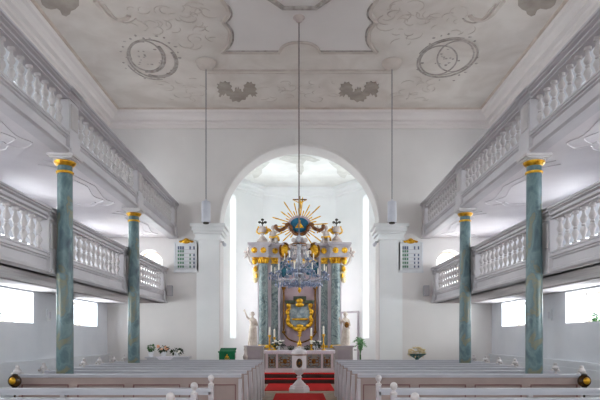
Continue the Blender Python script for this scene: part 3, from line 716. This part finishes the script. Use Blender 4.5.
    for dx, dz in ((0,.1),(-.11,0),(.11,0),(0,-.03)): m.ell((c0+dx,cy,z+dz),(.065,.04,.05),7,5)
    m.build('finial_cross', 'dark', u, smooth=True)
    # seated cherub
    cu, cz = ru(X(273.5)), E1
    m = MB(); c = RY+.1; o = -sx
    m.ell((cu,c+.05,cz+.06),(.2,.18,.1),12,6)
    m.ell((cu,c,cz+.2),(.11,.1,.12),10,7); m.ell((cu,c,cz+.36),(.1,.085,.13),10,7)
    m.cap((cu,c,cz+.46),(cu+sx*.02,c-.01,cz+.52),.04,.04); m.ell((cu+sx*.03,c-.02,cz+.6),(.075,.08,.09),10,8)
    m.cap((cu+sx*.03,c-.1,cz+.6),(cu+sx*.03,c-.11,cz+.585),.012,.012,6)
    for s2 in (-1,1):
        m.cap((cu+s2*.06,c-.03,cz+.15),(cu+s2*.1,c-.2,cz+.15),.065,.05); m.cap((cu+s2*.1,c-.2,cz+.15),(cu+s2*.09,c-.2,cz-.0),.048,.032)
        m.cap((cu+s2*.09,c-.2,cz+.0),(cu+s2*.1,c-.27,cz+.0),.028,.022)
    m.cap((cu+o*.1,c,cz+.44),(cu+o*.22,c-.06,cz+.5),.042,.034); m.cap((cu+o*.22,c-.06,cz+.5),(cu+o*.3,c-.08,cz+.62),.032,.024); m.ell((cu+o*.31,c-.08,cz+.65),(.03,.025,.035),7,5)
    m.cap((cu-o*.1,c,cz+.43),(cu-o*.16,c-.05,cz+.3),.042,.034); m.cap((cu-o*.16,c-.05,cz+.3),(cu-o*.08,c-.15,cz+.25),.032,.024); m.ell((cu-o*.06,c-.16,cz+.25),(.03,.03,.025),7,5)
    ch = m.sculpt('cherub', 'urn', rt, .016)
    m = MB()
    for s2 in (-1,1): m.tube(smooth_path([(cu+s2*.04,c+.09,cz+.38),(cu+s2*.15,c+.14,cz+.52),(cu+s2*.25,c+.15,cz+.55),(cu+s2*.3,c+.14,cz+.42)],3), [.03,.045,.05,.055,.06,.06,.05,.045,.04,.02], 6)
    m.tube(smooth_path([(cu-.15,c-.12,cz+.22),(cu,c-.18,cz+.2),(cu+.15,c-.1,cz+.24),(cu+.2,c,cz+.1)],3), .045, 6)
    m.build('gilded_wings', 'gold', ch, smooth=True)
    # side flower volute and hanging acanthus
    m = MB(); c0 = ru(X(247.5)); zz = rh(252)
    for k in range(5):
        q = 2*PI*k/5+.3; c5, s5 = math.cos(q), math.sin(q); r5 = .24 if k % 2 else .19
        m.tube([(c0+.03*c5,RY+.28,zz+.03*s5),(c0+.1*c5,RY+.25,zz+.1*s5),(c0+r5*.8*c5,RY+.27,zz+r5*.8*s5),(c0+r5*c5,RY+.31,zz+r5*s5)], [.03,.055,.045,.01], 7)
    m.ell((c0,RY+.24,zz),(.045,.04,.045),8,5)
    m.tube(smooth_path([(c0,RY+.3,zz-.08),(c0-sx*.06,RY+.3,zz-.3),(c0-sx*.18,RY+.3,zz-.45),(c0-sx*.26,RY+.3,zz-.36),(c0-sx*.2,RY+.3,zz-.3)],4), .035, 6)
    m.build('side_volute', 'urn', rt, smooth=True)
    m = MB(); c0 = ru(X(255.5))
    for k in range(9):
        zz = rh(265)-k*.075; w = .13*math.sin(PI*(k+1.5)/11)+.03
        m.ell((c0+sx*.03*math.sin(k),RY+.33,zz),(w,.06,.05),8,5)
    m.build('hanging_acanthus', 'bcream', rt, smooth=True)
    m = MB(); m.ell((c0+sx*.02,RY+.28,rh(268)),(.08,.05,.12),8,5); m.ell((c0-sx*.02,RY+.27,rh(275)),(.05,.05,.1),8,5); m.build('gilded_leaf', 'gold', rt, smooth=True)
    # dark gilded swan-neck scroll
    zf = lambda x,y: (ru(X(x)),RY+.02,rh(y))
    m = MB(); m.tube(smooth_path([zf(274.5,225),zf(277,229),zf(282,229.5),zf(286.5,226.5),zf(288,224),zf(290.5,226),zf(291.5,230),zf(295,233.5),zf(299.5,234.5)],4), [.045+.03*abs(math.sin(i*.5)) for i in range(33)], 7)
    for i, q in enumerate(((276,226,.07),(279.5,231,.055),(286.5,224.5,.07),(291,230,.06),(295,232.5,.05))): m.ell(zf(q[0],q[1]),q[2],8,5)
    m.build('swan_neck_scroll', 'brown', rt, smooth=True)
    # gold oval cartouche
    c0 = ru(X(284.5)); m = MB(); m.ell((c0,RY+.1,rh(250)),(.17,.1,.25),14,8); q = m.build('gilded_cartouche', 'gold', rt, smooth=True)
    m = MB(); m.tube([(c0+.19*math.cos(a),RY+.05,rh(250)+.27*math.sin(a)) for a in [2*PI*i/20 for i in range(20)]], .04, 6, True); m.build('cartouche_rim', 'oldgold', q, smooth=True)
    # white putto head-and-wing clusters between
    m = MB()
    for (x,y,r) in ((291,246,.1),(293.5,240,.09),(289.5,252,.08),(295.5,247,.1),(294,252,.09)): m.ell(zf(x,y),(r,.09,r),9,6)
    m.build('cloud_cluster', 'urn', rt, smooth=True)
    # thin gilded colonnette beside the picture
    c0 = ru(X(283.6)); m = MB(); m.lathe((c0,RY+.22,rh(333)), [(.07,0),(.075,.05),(.04,.09),(.035,.3),(.03,1.3),(.035,rh(290)-rh(333)),(.08,rh(288)-rh(333)),(.1,rh(286.5)-rh(333))], 12)
    m.build('gilded_colonnette', 'oldgold', rt, smooth=True)
    # teal drapery behind the chandelier
    m = MB()
    for k in range(6): m.ell((ru(X(281.5+k*1.8)),RY+.3,rh(268.5+(k%2)*1.0)),(.13,.07,.3-.025*k),9,6)
    m.build('teal_drapery', 'teal', rt, smooth=True)
# middle entablature and broken pediment
m = MB()
m.box(ru(281.5),ru(317.5),RY+.22,RY+.95,E0,rh(252))
m.slab([[(ru(281.5),rh(252)),(ru(317.5),rh(252)),(ru(313),rh(246)),(ru(306),rh(242)),(ru(303),rh(236)),(ru(296),rh(236)),(ru(293),rh(242)),(ru(286),rh(246))]], lambda a,b,d:(a,d,b), RY+.25, RY+.6)
m.box(ru(281),ru(318),RY+.15,RY+.5,rh(253.2),rh(252))
m.build('pediment', 'greystone', rt)
m = MB(); rr = random.Random(3)
for k in range(18): m.ell((ru(283+k*1.95),RY+.2,rh(260.5+.9*math.sin(k*1.3))),(.06,.05,.055),7,5)
g1 = m.build('garland', 'bcream', rt, smooth=True)
m = MB()
for k in range(9): m.ell((ru(285+k*3.7),RY+.16,rh(260.2+.9*math.sin(k*2.1))),(.05,.05,.05),7,5)
m.build('gilded_flowers', 'gold', g1, smooth=True)
m = MB()
m.box(ru(284.8),ru(314.2),RY+.33,RY+.36,rh(346),rh(288)); m.slab([arc(0,rh(288),ru(314.2),PI,0,16)], lambda a,b,d:(a,d,b), RY+.33, RY+.36)
m.build('niche_panel', 'pink2', rt)
# picture with gilded frame
sh = [(285.5,301),(293.5,301),(294,297),(305.5,297),(306,301),(313.8,301),(313,306),(312.2,311),(313.2,316),(312.5,322),(309.5,327),(304.5,330),(299.7,332),(294.8,330),(289.8,327),(286.8,322),(286.2,316),(287.1,311),(286.3,306)]
W = lambda l: [(ru(x),rh(y)) for x,y in l]
fz = lambda a,b,d: (a,d,b)
cxp = sum(x for x,y in sh)/len(sh); cyp = 314
inn = [(cxp+(x-cxp)*.78, cyp+(y-cyp)*.8) for x,y in sh]
pf = MB().slab([W(sh),W(inn)], fz, RY+.26, RY+.34).build('picture_frame', 'oldgold', rt)
MB().slab([W(inn)], fz, RY+.3, RY+.335).build('painting', 'picture', pf)
m = MB()
for sx in (-1,1):
    q = lambda x,y: (ru(CX+sx*(x-CX)),RY+.24,rh(y))
    m.tube(smooth_path([q(311,304),q(309.5,308),q(312.5,312),q(310.5,317),q(312.5,321),q(309,326),q(304,328.5),q(301,331)],4), [.055+.02*math.sin(i*1.1) for i in range(29)], 7)
    for x,y,r in ((310.5,305,.09),(311.5,313,.08),(311.5,320,.09),(308,326,.08),(303.5,329,.08)): m.ell(q(x,y),r,8,5)
m.tube([(ru(292),RY+.25,rh(319)),(ru(308),RY+.25,rh(319))], .04, 6)
m.ell((ru(299.7),RY+.22,rh(300.5)),(.13,.07,.1),10,6); m.ell((ru(299.7),RY+.22,rh(304.5)),(.16,.06,.09),10,6)
for k in range(5): m.ell((ru(299.7),RY+.22,rh(326+k*2.4)),(.15-.025*k,.07,.07),9,5)
for s2 in (-1,1): m.ell((ru(299.7+s2*3.3),RY+.22,rh(329.5)),(.09,.05,.05),8,5)
m.build('gilded_rocaille', 'gold', pf, smooth=True)
m = MB(); m.slab([W([(284.5,300),(293.3,300),(293.3,295.8),(306.3,295.8),(306.3,300),(314.8,300),(314.2,303),(305,303.2),(304.6,299),(295,299),(294.6,303.2),(285.2,303)])], fz, RY+.2, RY+.34)
m.build('frame_cornice', 'dkgreen', pf)
m = MB(); m.tube(smooth_path([(ru(283.5),RY+.22,rh(333)),(ru(288),RY+.2,rh(338.5)),(ru(294),RY+.2,rh(341.5)),(ru(299.7),RY+.2,rh(342.5)),(ru(305.4),RY+.2,rh(341.5)),(ru(311.4),RY+.2,rh(338.5)),(ru(315.8),RY+.22,rh(333))],4), .03, 6)
m.build('gilded_swag', 'oldgold', rt, smooth=True)
m = MB(); m.cap((ru(299.5),RY+.2,rh(292)),(ru(299.5),RY+.2,rh(284)),.03,.05,8); m.ell((ru(299.5),RY+.2,rh(290)),.07,8,5); m.build('gilded_drop', 'gold', rt, smooth=True)
# rayed oval with triangle, cloud ring, crucifix
oc = (ru(299.5), RY+.15, rh(224.5))
m = MB()
for i in range(36):
    a = 2*PI*i/36+.06
    if -2.1 < (a-2*PI if a > PI else a) < -1.05: continue
    L = (1.08,.66,.88,.58)[i%4]*(1 if math.sin(a) > -.2 else 1.0)
    w = .03; d = Vector((math.cos(a),0,math.sin(a))); s2 = Vector((-d.z,0,d.x)); o = Vector(oc)
    r0 = .3
    m.slab([[(r0,-w*.5),(L*.95,-w*.8),(L+.03,0),(L*.95,w*.8),(r0,w*.5)]], lambda A,Bq,dd,o=o,d=d,s2=s2: tuple(o+d*A+s2*Bq+Vector((0,dd,0))), .0, .025)
sb = m.build('gilded_rays', 'gold', rt)
m = MB()
for i in range(20):
    a = 2*PI*i/20; m.ell((oc[0]+.38*math.cos(a),oc[1]-.03,oc[2]+.31*math.sin(a)),(.09,.06,.075),8,5)
m.build('cloud_ring', 'pink2', rt, smooth=True)
m = MB(); m.rings([[(oc[0]+.36*k*math.cos(2*PI*i/32),oc[1]+y,oc[2]+.28*k*math.sin(2*PI*i/32)) for i in range(32)] for k,y in ((1,.02),(1,-.09),(.9,-.12),(.4,-.14))])
bo = m.build('blue_oval', 'blue', rt, smooth=True)
m = MB(); m.slab([[(-.17,-.13),(.17,-.13),(.04,.06),(.03,.17),(-.03,.17),(-.04,.06)]], lambda a,b,d:(oc[0]+a,oc[1]+d,oc[2]+b), -.17, -.12)
m.ell((oc[0],oc[1]-.16,oc[2]-.02),(.06,.03,.06),8,5); m.build('gilded_triangle', 'gold', bo)
cz0, cz1 = rh(215), rh(195.5); c = (oc[0]+ru(299.8)-ru(299.5), RY+.12)
m = MB(); m.box(c[0]-.022,c[0]+.022,c[1]-.02,c[1]+.02,cz0,cz1).box(c[0]-.27,c[0]+.27,c[1]-.02,c[1]+.02,rh(199.4),rh(198.3)); cr = m.build('crucifix', 'oldgold', rt)
m = MB(); z = rh(200); y = c[1]-.05
m.ell((c[0],y,z+.0),(.04,.045,.05),8,6); m.cap((c[0],y,z-.05),(c[0],y,z-.3),.06,.045,8); m.cap((c[0]-.01,y-.01,z-.3),(c[0],y-.03,z-.46),.045,.03,8); m.cap((c[0],y-.03,z-.46),(c[0],y,z-.58),.03,.02,8)
for s2 in (-1,1): m.cap((c[0]+s2*.05,y,z-.08),(c[0]+s2*.15,y,z-.03),.024,.02,6); m.cap((c[0]+s2*.15,y,z-.03),(c[0]+s2*.25,y+.01,z+.02),.02,.014,6)
m.sculpt('corpus', 'gold', cr, .014)

# side plinths and statues
def statue(px, label, raised):
    Y = 20.95; x = U(px,Y); sx = -1 if px < CX else 1
    z0 = H(345.5,Y)
    g = thing('plinth', (x-sx*.08,Y,.28), 'beige panelled stone plinth carrying the %s' % ('statue with the raised arm' if raised else 'statue holding a shield'), 'plinth', 'plinths beside the altar')
    a0, a1 = sorted((x+sx*.24, x-sx*.42)); m = MB()
    m.box(a0,a1,Y-.35,Y+.3,.28,z0-.06); g.children
    pb = m.build('body', 'plinth', g)
    MB().box(a0-.05,a1+.05,Y-.4,Y+.3,z0-.06,z0).build('cap', 'greystone', g)
    MB().box(a0-.04,a1+.04,Y-.39,Y+.3,.28,.4).build('foot', 'plinth', g)
    MB().box(a0+.1,a1-.1,Y-.37,Y-.34,.5,z0-.16).build('inset_panel', 'pink', pb)
    t = thing('statue', (x,Y,z0), label, 'statue')
    MB().lathe((x,Y,z0), [(.17,0),(.17,.05),(.15,.06)], 12).build('base', 'marblew', t, smooth=True)
    z = z0+.05; m = MB(); hgt = 1.24
    # robe from hem to waist, torso, head
    m.rings([[(x+dx+rx*math.cos(2*PI*i/20)*(1+.07*math.cos(9*2*PI*i/20)*fl),Y+dy+ry*math.sin(2*PI*i/20)*(1+.07*math.cos(9*2*PI*i/20)*fl),z+zz) for i in range(20)]
       for zz,rx,ry,dx,dy,fl in ((0,.17,.15,0,0,1.4),(.12,.155,.14,0,0,1.4),(.3,.15,.13,.005,0,1.2),(.48,.145,.125,.01,0,1),(.6,.13,.11,.015,0,.6),(.7,.105,.09,.012,0,.3),(.8,.115,.095,.008,0,.2),(.9,.125,.09,.0,0,0),(.96,.1,.07,0,0,0),(1.0,.05,.05,0,0,0))])
    rr = random.Random(px)
    for k in range(11):                                   # deep folds of the robe
        a = 2*PI*k/11+.2; m.cap((x+.15*math.cos(a),Y+.13*math.sin(a),z+.03),(x+.1*math.cos(a+.3),Y+.085*math.sin(a+.3),z+.68),.026,.012,7)
    m.tube(smooth_path([(x-.11,Y-.05,z+.92),(x-.02,Y-.12,z+.8),(x+.1,Y-.1,z+.66),(x+.14,Y,z+.58)],4), .03, 7)
    m.cap((x,Y,z+.96),(x,Y-.01,z+1.05),.042,.04); hx = x+(-.0)
    m.ell((hx,Y-.015,z+1.12),(.07,.08,.095),14,10); m.ell((hx,Y+.03,z+1.14),(.08,.075,.085),12,8); m.ell((hx,Y+.09,z+1.1),(.045,.045,.045),8,6)
    m.cap((hx,Y-.09,z+1.14),(hx,Y-.105,z+1.115),.01,.014,6); m.cap((hx-.02,Y-.085,z+1.08),(hx+.02,Y-.085,z+1.08),.009,.009,6); m.ell((hx,Y-.075,z+1.05),(.025,.02,.02),7,5)
    for s2 in (-1,1): m.cap((hx+s2*.045,Y-.075,z+1.15),(hx+s2*.015,Y-.088,z+1.155),.01,.01,6); m.ell((hx+s2*.075,Y-.0,z+1.11),(.014,.022,.03),6,5)
    def arm(sh_, el, wr, hd):
        m.cap(sh_, el, .046, .036); m.cap(el, wr, .034, .023)
        d = (Vector(hd)-Vector(wr)).normalized(); s = d.cross(Vector((0,1,0))).normalized(); up = s.cross(d)
        c = Vector(wr)+d*.045; m.cap(Vector(wr),c,.02,.027)
        for k, l in enumerate((.05,.06,.056,.042)):
            b_ = c+d*.012+s*(k-1.5)*.017; m.tube([b_-d*.01,b_+d*l*.55+up*.004,b_+d*l+up*.02],[.0105,.0095,.008],6)
        m.tube([Vector(wr)+d*.02+s*.02,c+s*.045,c+d*.03+s*.052],[.011,.01,.008],6)
    if raised:
        arm((x-.11,Y,z+.92),(x-.2,Y-.04,z+1.02),(x-.27,Y-.06,z+1.2),(x-.3,Y-.07,z+1.3))
        arm((x+.11,Y,z+.91),(x+.17,Y-.02,z+.72),(x+.1,Y-.13,z+.64),(x+.04,Y-.16,z+.63))
    else:
        arm((x-.11,Y,z+.91),(x-.2,Y-.05,z+.76),(x-.22,Y-.16,z+.9),(x-.23,Y-.18,z+1.0))
        arm((x+.11,Y,z+.91),(x+.16,Y-.04,z+.7),(x+.06,Y-.14,z+.7),(x,Y-.16,z+.72))
    m.sculpt('robed_figure', 'marblew', t, .011)
    if not raised:
        m = MB(); m.rings([[(x+.03+.085*k*math.cos(2*PI*i/20),Y-.2+yy,z+.72+.11*k*math.sin(2*PI*i/20)) for i in range(20)] for k,yy in ((1,.02),(1,0),(.7,-.015),(.2,-.02))]); m.build('held_shield', 'oldgold', t, smooth=True)
statue(252.5, 'pale stone statue of a robed woman raising one arm, on the plinth beside the altar', True)
statue(345.5, 'pale stone statue of a robed figure with bent arms, on the plinth near the palm', False)
# white vase-shaped post beside the plinth
Y = 20.4; x = U(245.3,Y)
tag(MB().lathe((x,Y,.28), [(.1,0),(.1,.06),(.05,.1),(.045,.4),(.08,.48),(.09,.56),(.05,.65),(.04,.75),(.06,.8),(.03,.94)], 14).build('pedestal', 'urn', loc=(x,Y,.28), smooth=True), 'slender white turned pedestal beside the plinth of the raised-arm statue', 'pedestal')
# palm behind the statue plinth
Y = 20.25; x = 2.2; PZ = .28
g = thing('potted_palm', (x,Y,PZ), 'pale green potted palm beside the statue plinth, in front of the side door', 'plant')
MB().lathe((x,Y,PZ), [(.12,0),(.15,.26),(.16,.3),(.14,.3)], 16).build('pot', 'tealpot', g, smooth=True)
MB().cap((x,Y,.5),(x,Y,.9),.03,.025,8).build('stem', 'leaf', g)
rr = random.Random(9)
for k in range(11):
    a = 2*PI*k/11+rr.uniform(-.2,.2); L = rr.uniform(.14,.22); hh = rr.uniform(.45,.9)
    pts = smooth_path([(x,Y,.85),(x+L*.4*math.cos(a),Y+L*.4*math.sin(a),.9+hh*.7),(x+L*math.cos(a),Y+L*math.sin(a),.87+hh*.75)],4)
    m = MB(); m.tube(pts, .006, 4)
    for i in range(2,len(pts)):
        p = Vector(pts[i]); d = (p-Vector(pts[i-1])).normalized(); s = d.cross(Vector((0,0,1))).normalized()
        for s2 in (-1,1):
            t = p+s*s2*.1+d*.1-Vector((0,0,.03)); v = m.V([p-d*.012,p+d*.012,t]); m.face(v)
            mid = (p+t)/2+Vector((0,0,.012)); w = m.V([p-d*.02,mid+d*.02,t,mid-d*.02]); m.face(w)
    m.build('frond', 'palm', g)

# ------------------------------------------------------------------ baptismal font
Y = 15.8; x = U(299.3,Y)
g = thing('baptismal_font', (x,Y,0), 'white stone baptismal font on an octagonal base in the centre aisle', 'font')
MB().lathe((x,Y,0), [(.31,0),(.31,.1),(.29,.12),(.27,.17),(.26,.18)], 8, rot=PI/8).build('octagonal_base', 'altarstone', g)
MB().lathe((x,Y,.18), [(.2,0),(.19,.03),(.12,.1),(.06,.17),(.05,.21),(.085,.24),(.05,.27),(.06,.3),(.15,.38),(.17,.42)], 20).build('stem', 'altarstone', g, smooth=True)
MB().lathe((x,Y,.6), [(.17,0),(.2,.04),(.2,.42),(.235,.46),(.235,.5),(.22,.51)], 8, rot=PI/8).build('bowl', 'altarstone', g)
lid = MB().lathe((x,Y,1.11), [(.22,0),(.2,.03),(.12,.08),(.05,.12),(.06,.15),(.015,.19)], 16).build('lid', 'altarstone', g, smooth=True)
m = MB(); m.tube([(x+.245*math.cos(a),Y+.245*math.sin(a),1.05) for a in [2*PI*i/16 for i in range(16)]], .012, 6, True); m.build('gilded_band', 'oldgold', g, smooth=True)
m = MB(); m.ell((x,Y-.187,.82),(.075,.02,.12),14,8); o = m.build('oval_emblem', 'dark', g, smooth=True)
m = MB(); m.tube([(x+.075*math.cos(a),Y-.2,.82+.12*math.sin(a)) for a in [2*PI*i/20 for i in range(20)]], .013, 5, True); m.ell((x,Y-.205,.82),(.03,.012,.05),8,5); m.build('gilded_rim', 'oldgold', o, smooth=True)

# ------------------------------------------------------------------ lectern with green hanging
Y = 16.5; x = U(228,Y)
g = thing('lectern', (x,Y,0), 'lectern with a green gold-embroidered hanging beside the chancel arch pier', 'lectern')
MB().box(x-.2,x+.2,Y-.15,Y+.15,0,.06).box(x-.06,x+.06,Y-.05,Y+.05,.06,.95).build('stand', 'pewend', g)
m = MB(); f = lambda a,b,d: (d,a,b); m.slab([[(Y-.2,1.1),(Y+.17,1.2),(Y+.17,.93),(Y-.16,.93)]], f, x-.22, x+.22); m.build('desk', 'pewend', g)
m = MB(); m.slab([[(Y-.225,1.115),(Y+.18,1.225),(Y+.18,1.21),(Y-.21,1.105),(Y-.195,.78),(Y-.21,.78)]], f, x-.235, x+.235)
m.box(x-.26,x+.26,Y-.235,Y-.2,1.095,1.135)
c = m.build('cloth_hanging', 'green', g)
m = MB(); m.box(x-.012,x+.012,Y-.222,Y-.212,.85,1.05).box(x-.05,x+.05,Y-.222,Y-.212,.97,.995)
m.tube([(x+.06*math.cos(a),Y-.217,.92+.05*math.sin(a)) for a in [2*PI*i/16 for i in range(16)]], .008, 5, True); m.build('gold_embroidery', 'gold', c)

# ------------------------------------------------------------------ flower table and bowl
Y = 16.5; tz = .97; x0, x1 = U(147,Y), U(190,Y)
g = thing('flower_table', ((x0+x1)/2,Y,0), 'narrow white side table with three flower pots before the front wall', 'table')
MB().box(x0,x1,Y-.25,Y+.25,tz-.04,tz).build('table_top', 'pewtop', g)
MB().box(x0+.06,x1-.06,Y-.2,Y+.2,tz-.12,tz-.04).build('apron', 'pewtop', g)
for a in (x0+.05,x1-.1):
    for b_ in (Y-.2,Y+.15): MB().box(a,a+.05,b_,b_+.05,0,tz-.04).build('leg', 'pewtop', g)
cx0 = U(167,Y); m = MB(); m.box(cx0-.27,cx0+.27,Y-.26,Y+.2,tz,tz+.008)
m.slab([[(cx0-.27,tz+.008),(cx0+.27,tz+.008),(cx0+.12,tz-.12),(cx0,tz-.2),(cx0-.12,tz-.12)]], lambda a,b,d:(a,d,b), Y-.27, Y-.26)
tag(m.build('table_runner', 'linen', loc=(cx0,Y,tz)), 'white pointed lace cloth hanging over the edge of the flower table', 'tablecloth')
pot = [(.05,0),(.055,.01),(.08,.1),(.085,.14),(.075,.14)]
arrangement('potted_plant', (U(151,Y),Y,tz), 'bushy green plant in a white pot, outermost on the flower table beside the column', 'plant', pot, 'pot', (0,0,.27), (.08,.08,.1), 'leaf', 70, [], R_, ln=.08, wd=.05, potname='pot')
bl = [(R_.uniform(-.17,.17), R_.uniform(-.15,.05), R_.uniform(-.03,.11), R_.uniform(.035,.05), R_.choice(['bpeach','bwhite','bpeach'])) for i in range(14)]
arrangement('bouquet', (U(163.5,Y),Y,tz+.008), 'bouquet of peach and white roses in the middle of the flower table', 'flowers', pot, 'pot', (0,0,.22), (.14,.12,.08), 'leafd', 90, bl, R_, ln=.08, wd=.05)
bl = [(R_.uniform(-.05,.15), R_.uniform(-.16,-.05), R_.uniform(-.06,.02), .035, 'bwhite') for i in range(5)]
arrangement('bouquet', (U(177,Y),Y,tz), 'drooping green plant with a few white flowers at the flower table end nearer the arch', 'flowers', pot, 'pot', (0,0,.17), (.16,.1,.05), 'leafd', 70, bl, R_, ln=.1, wd=.05)
Y = 16.6; x = U(417,Y); hb = H(361.5,Y)
g = thing('plant_stand', (x,Y,0), 'slim round white stand under the bowl of cream flowers', 'stand')
MB().lathe((x,Y,0), [(.2,0),(.2,.03),(.05,.07),(.04,.6),(.06,hb-.06),(.18,hb-.03)], 16).build('pedestal', 'pewend', g, smooth=True)
MB().lathe((x,Y,hb-.03), [(.22,0),(.23,.015),(.22,.03)], 20).build('round_top', 'pewtop', g, smooth=True)
bl = []
for i in range(22):
    a = R_.uniform(0,2*PI); r = .26*math.sqrt(R_.random()); bl.append((r*math.cos(a), r*math.sin(a), .17*(1-(r/.29)**2)+R_.uniform(-.01,.03), R_.uniform(.05,.065), 'bcream'))
arrangement('flower_bowl', (x,Y,hb), 'footed teal bowl heaped with cream dried flowers on a slim white stand', 'flowers', [(.09,0),(.1,.02),(.05,.05),(.06,.08),(.2,.17),(.29,.23),(.27,.23)], 'tealpot', (0,0,.24), (.25,.22,.05), 'bcream', 110, bl, R_, ln=.09, wd=.06, potname='bowl')

# ------------------------------------------------------------------ things on the front wall
for sx, s in ((-1,'left'),(1,'right')):
    px = 186.5 if sx < 0 else 410.5
    x = U(px,WY); z0, z1 = H(271.5,WY), H(241,WY); w = .36; Y = WY
    g = thing('hymn_board', (x,Y,z0), 'white hymn board with gold crest and green number plates %s of the arch' % s, 'board', 'hymn boards on the front wall')
    fb = lambda a,b,d: (a,Y-d,b)
    MB().slab([[(x-w,z0),(x+w,z0),(x+w,z1-.05),(x+w*.7,z1),(x-w*.7,z1),(x-w,z1-.05)]], fb, .0, .03).build('panel', 'board', g)
    m = MB(); m.box(x-w-.02,x-w+.03,Y-.05,Y-.03,z0,z1-.05).box(x+w-.03,x+w+.02,Y-.05,Y-.03,z0,z1-.05).box(x-w-.03,x+w+.03,Y-.06,Y-.0,z0-.04,z0+.03)
    m.box(x-w,x+w,Y-.05,Y-.03,z1-.08,z1-.05); m.build('frame', 'board', g)
    m = MB(); m.ell((x,Y-.04,z1-.02),(.17,.03,.07),12,6); m.ell((x,Y-.05,z1+.02),(.08,.03,.06),10,6)
    for s2 in (-1,1): m.ell((x+s2*.17,Y-.04,z1-.03),(.06,.03,.04),8,5)
    m.build('gold_crest', 'gold', g, smooth=True)
    hh = z1-z0-.16; R2 = random.Random(2+sx)
    for r in range(6):
        zz = z1-.17-r*hh/6.6
        for c, wd, col in ((-.24,.05,'plateg'),(-.17,.05,'plateg'),(-.1,.05,'plateg'),(.12,.045,'plateg' if sx < 0 else 'plated'),(.24,.045,'plated')):
            if r == 1 and c > 0: continue
            if r == 0 and c == .12: col = 'plated'
            hgt = .07 if r != 0 else .1
            MB().box(x+c-wd/2,x+c+wd/2,Y-.042,Y-.03,zz-hgt,zz).build('number_plate', col if r else 'plated', g)
        MB().box(x-.27,x+.27,Y-.038,Y-.03,zz-.105,zz-.095).build('slot_rail', 'greystone', g)
    # loudspeaker
    x = U(170.5 if sx < 0 else 425.5,WY); z = H(291,WY)
    g = thing('wall_speaker', (x,WY,z-.16), 'small grey box loudspeaker by the end of the lower %s gallery' % s, 'speaker', 'wall loudspeakers')
    MB().box(x-.08,x+.08,WY-.16,WY-.02,z-.16,z+.16).build('cabinet', 'speaker', g)
    MB().box(x-.07,x+.07,WY-.168,WY-.16,z-.14,z+.14).build('grille', 'gallery2', g)
    MB().box(x-.03,x+.03,WY-.02,WY,z-.05,z+.05).build('bracket', 'metal', g)
    # small spotlight below the impost
    x = sx*(AX-.1); z = 4.47; Y = WY+.12
    g = thing('spotlight', (x,Y,z), 'small white spotlight under the %s impost of the arch' % s, 'lamp', 'spotlights on the arch imposts')
    MB().tube([(x+sx*.1,Y,z+.05),(x,Y,z+.06),(x,Y,z)], .012, 6).build('bracket', 'metal', g)
    MB().cap((x,Y,z),(x-sx*.04,Y-.1,z-.05),.05,.06,12).build('lamp_head', 'lampwhite', g, smooth=True)
    # switch box on the side wall
    Y = 13.3; z = 2.07; X0, X1 = sorted((sx*WX, sx*(WX-.04)))
    g = thing('switch_box', (sx*WX,Y,z-.13), 'pale switch box on the %s wall between the low windows' % s, 'switch', 'switch boxes on the side walls')
    MB().box(X0,X1,Y-.09,Y+.09,z-.13,z+.13).build('housing', 'board', g)
    X0, X1 = sorted((sx*(WX-.04), sx*(WX-.05))); MB().box(X0,X1,Y-.05,Y+.05,z-.08,z+.08).build('cover', 'pewtop', g)
# plants on the deep window sills
arrangement('potted_plant', (6.3,11.35,1.86), 'leafy green plant on the sill of the low window at the picture edge', 'plant', [(.07,0),(.1,.12),(.09,.13)], 'tealpot', (-.1,.12,.09), (.14,.16,.06), 'leaf', 60, [], R_, ln=.18, wd=.04, potname='pot')
arrangement('potted_plant', (-6.25,11.45,1.86), 'small plant in a teal pot on the sill of the low window across the nave', 'plant', [(.07,0),(.1,.12),(.09,.13)], 'tealpot', (0,0,.15), (.08,.08,.05), 'leafd', 40, [], R_, ln=.1, wd=.05, potname='pot')

# ------------------------------------------------------------------ light, camera
w = bpy.data.worlds.new('sky'); S.world = w; w.use_nodes = True
bg = w.node_tree.nodes['Background']; bg.inputs[0].default_value = (.82,.91,1,1); bg.inputs[1].default_value = 4
cam = bpy.data.cameras.new('camera'); co = bpy.data.objects.new('camera', cam); C.objects.link(co)
co.location = (0,0,EYE); co.rotation_euler = (PI/2,0,0)
cam.sensor_width = 36; cam.lens = 36*F/600; cam.shift_y = (HZ-200)/600; cam.shift_x = (300-CX)/600
cam.clip_end = 200; S.camera = co
vs = S.view_settings; vs.view_transform = 'Standard'; vs.look = 'None'; vs.gamma = 1; vs.use_curve_mapping = False; vs.exposure = .36
S.cycles.use_denoising = True; S.cycles.max_bounces = 10; S.cycles.diffuse_bounces = 6; S.cycles.transparent_max_bounces = 12
S.cycles.sample_clamp_indirect = 6; S.cycles.caustics_reflective = False; S.cycles.caustics_refractive = False
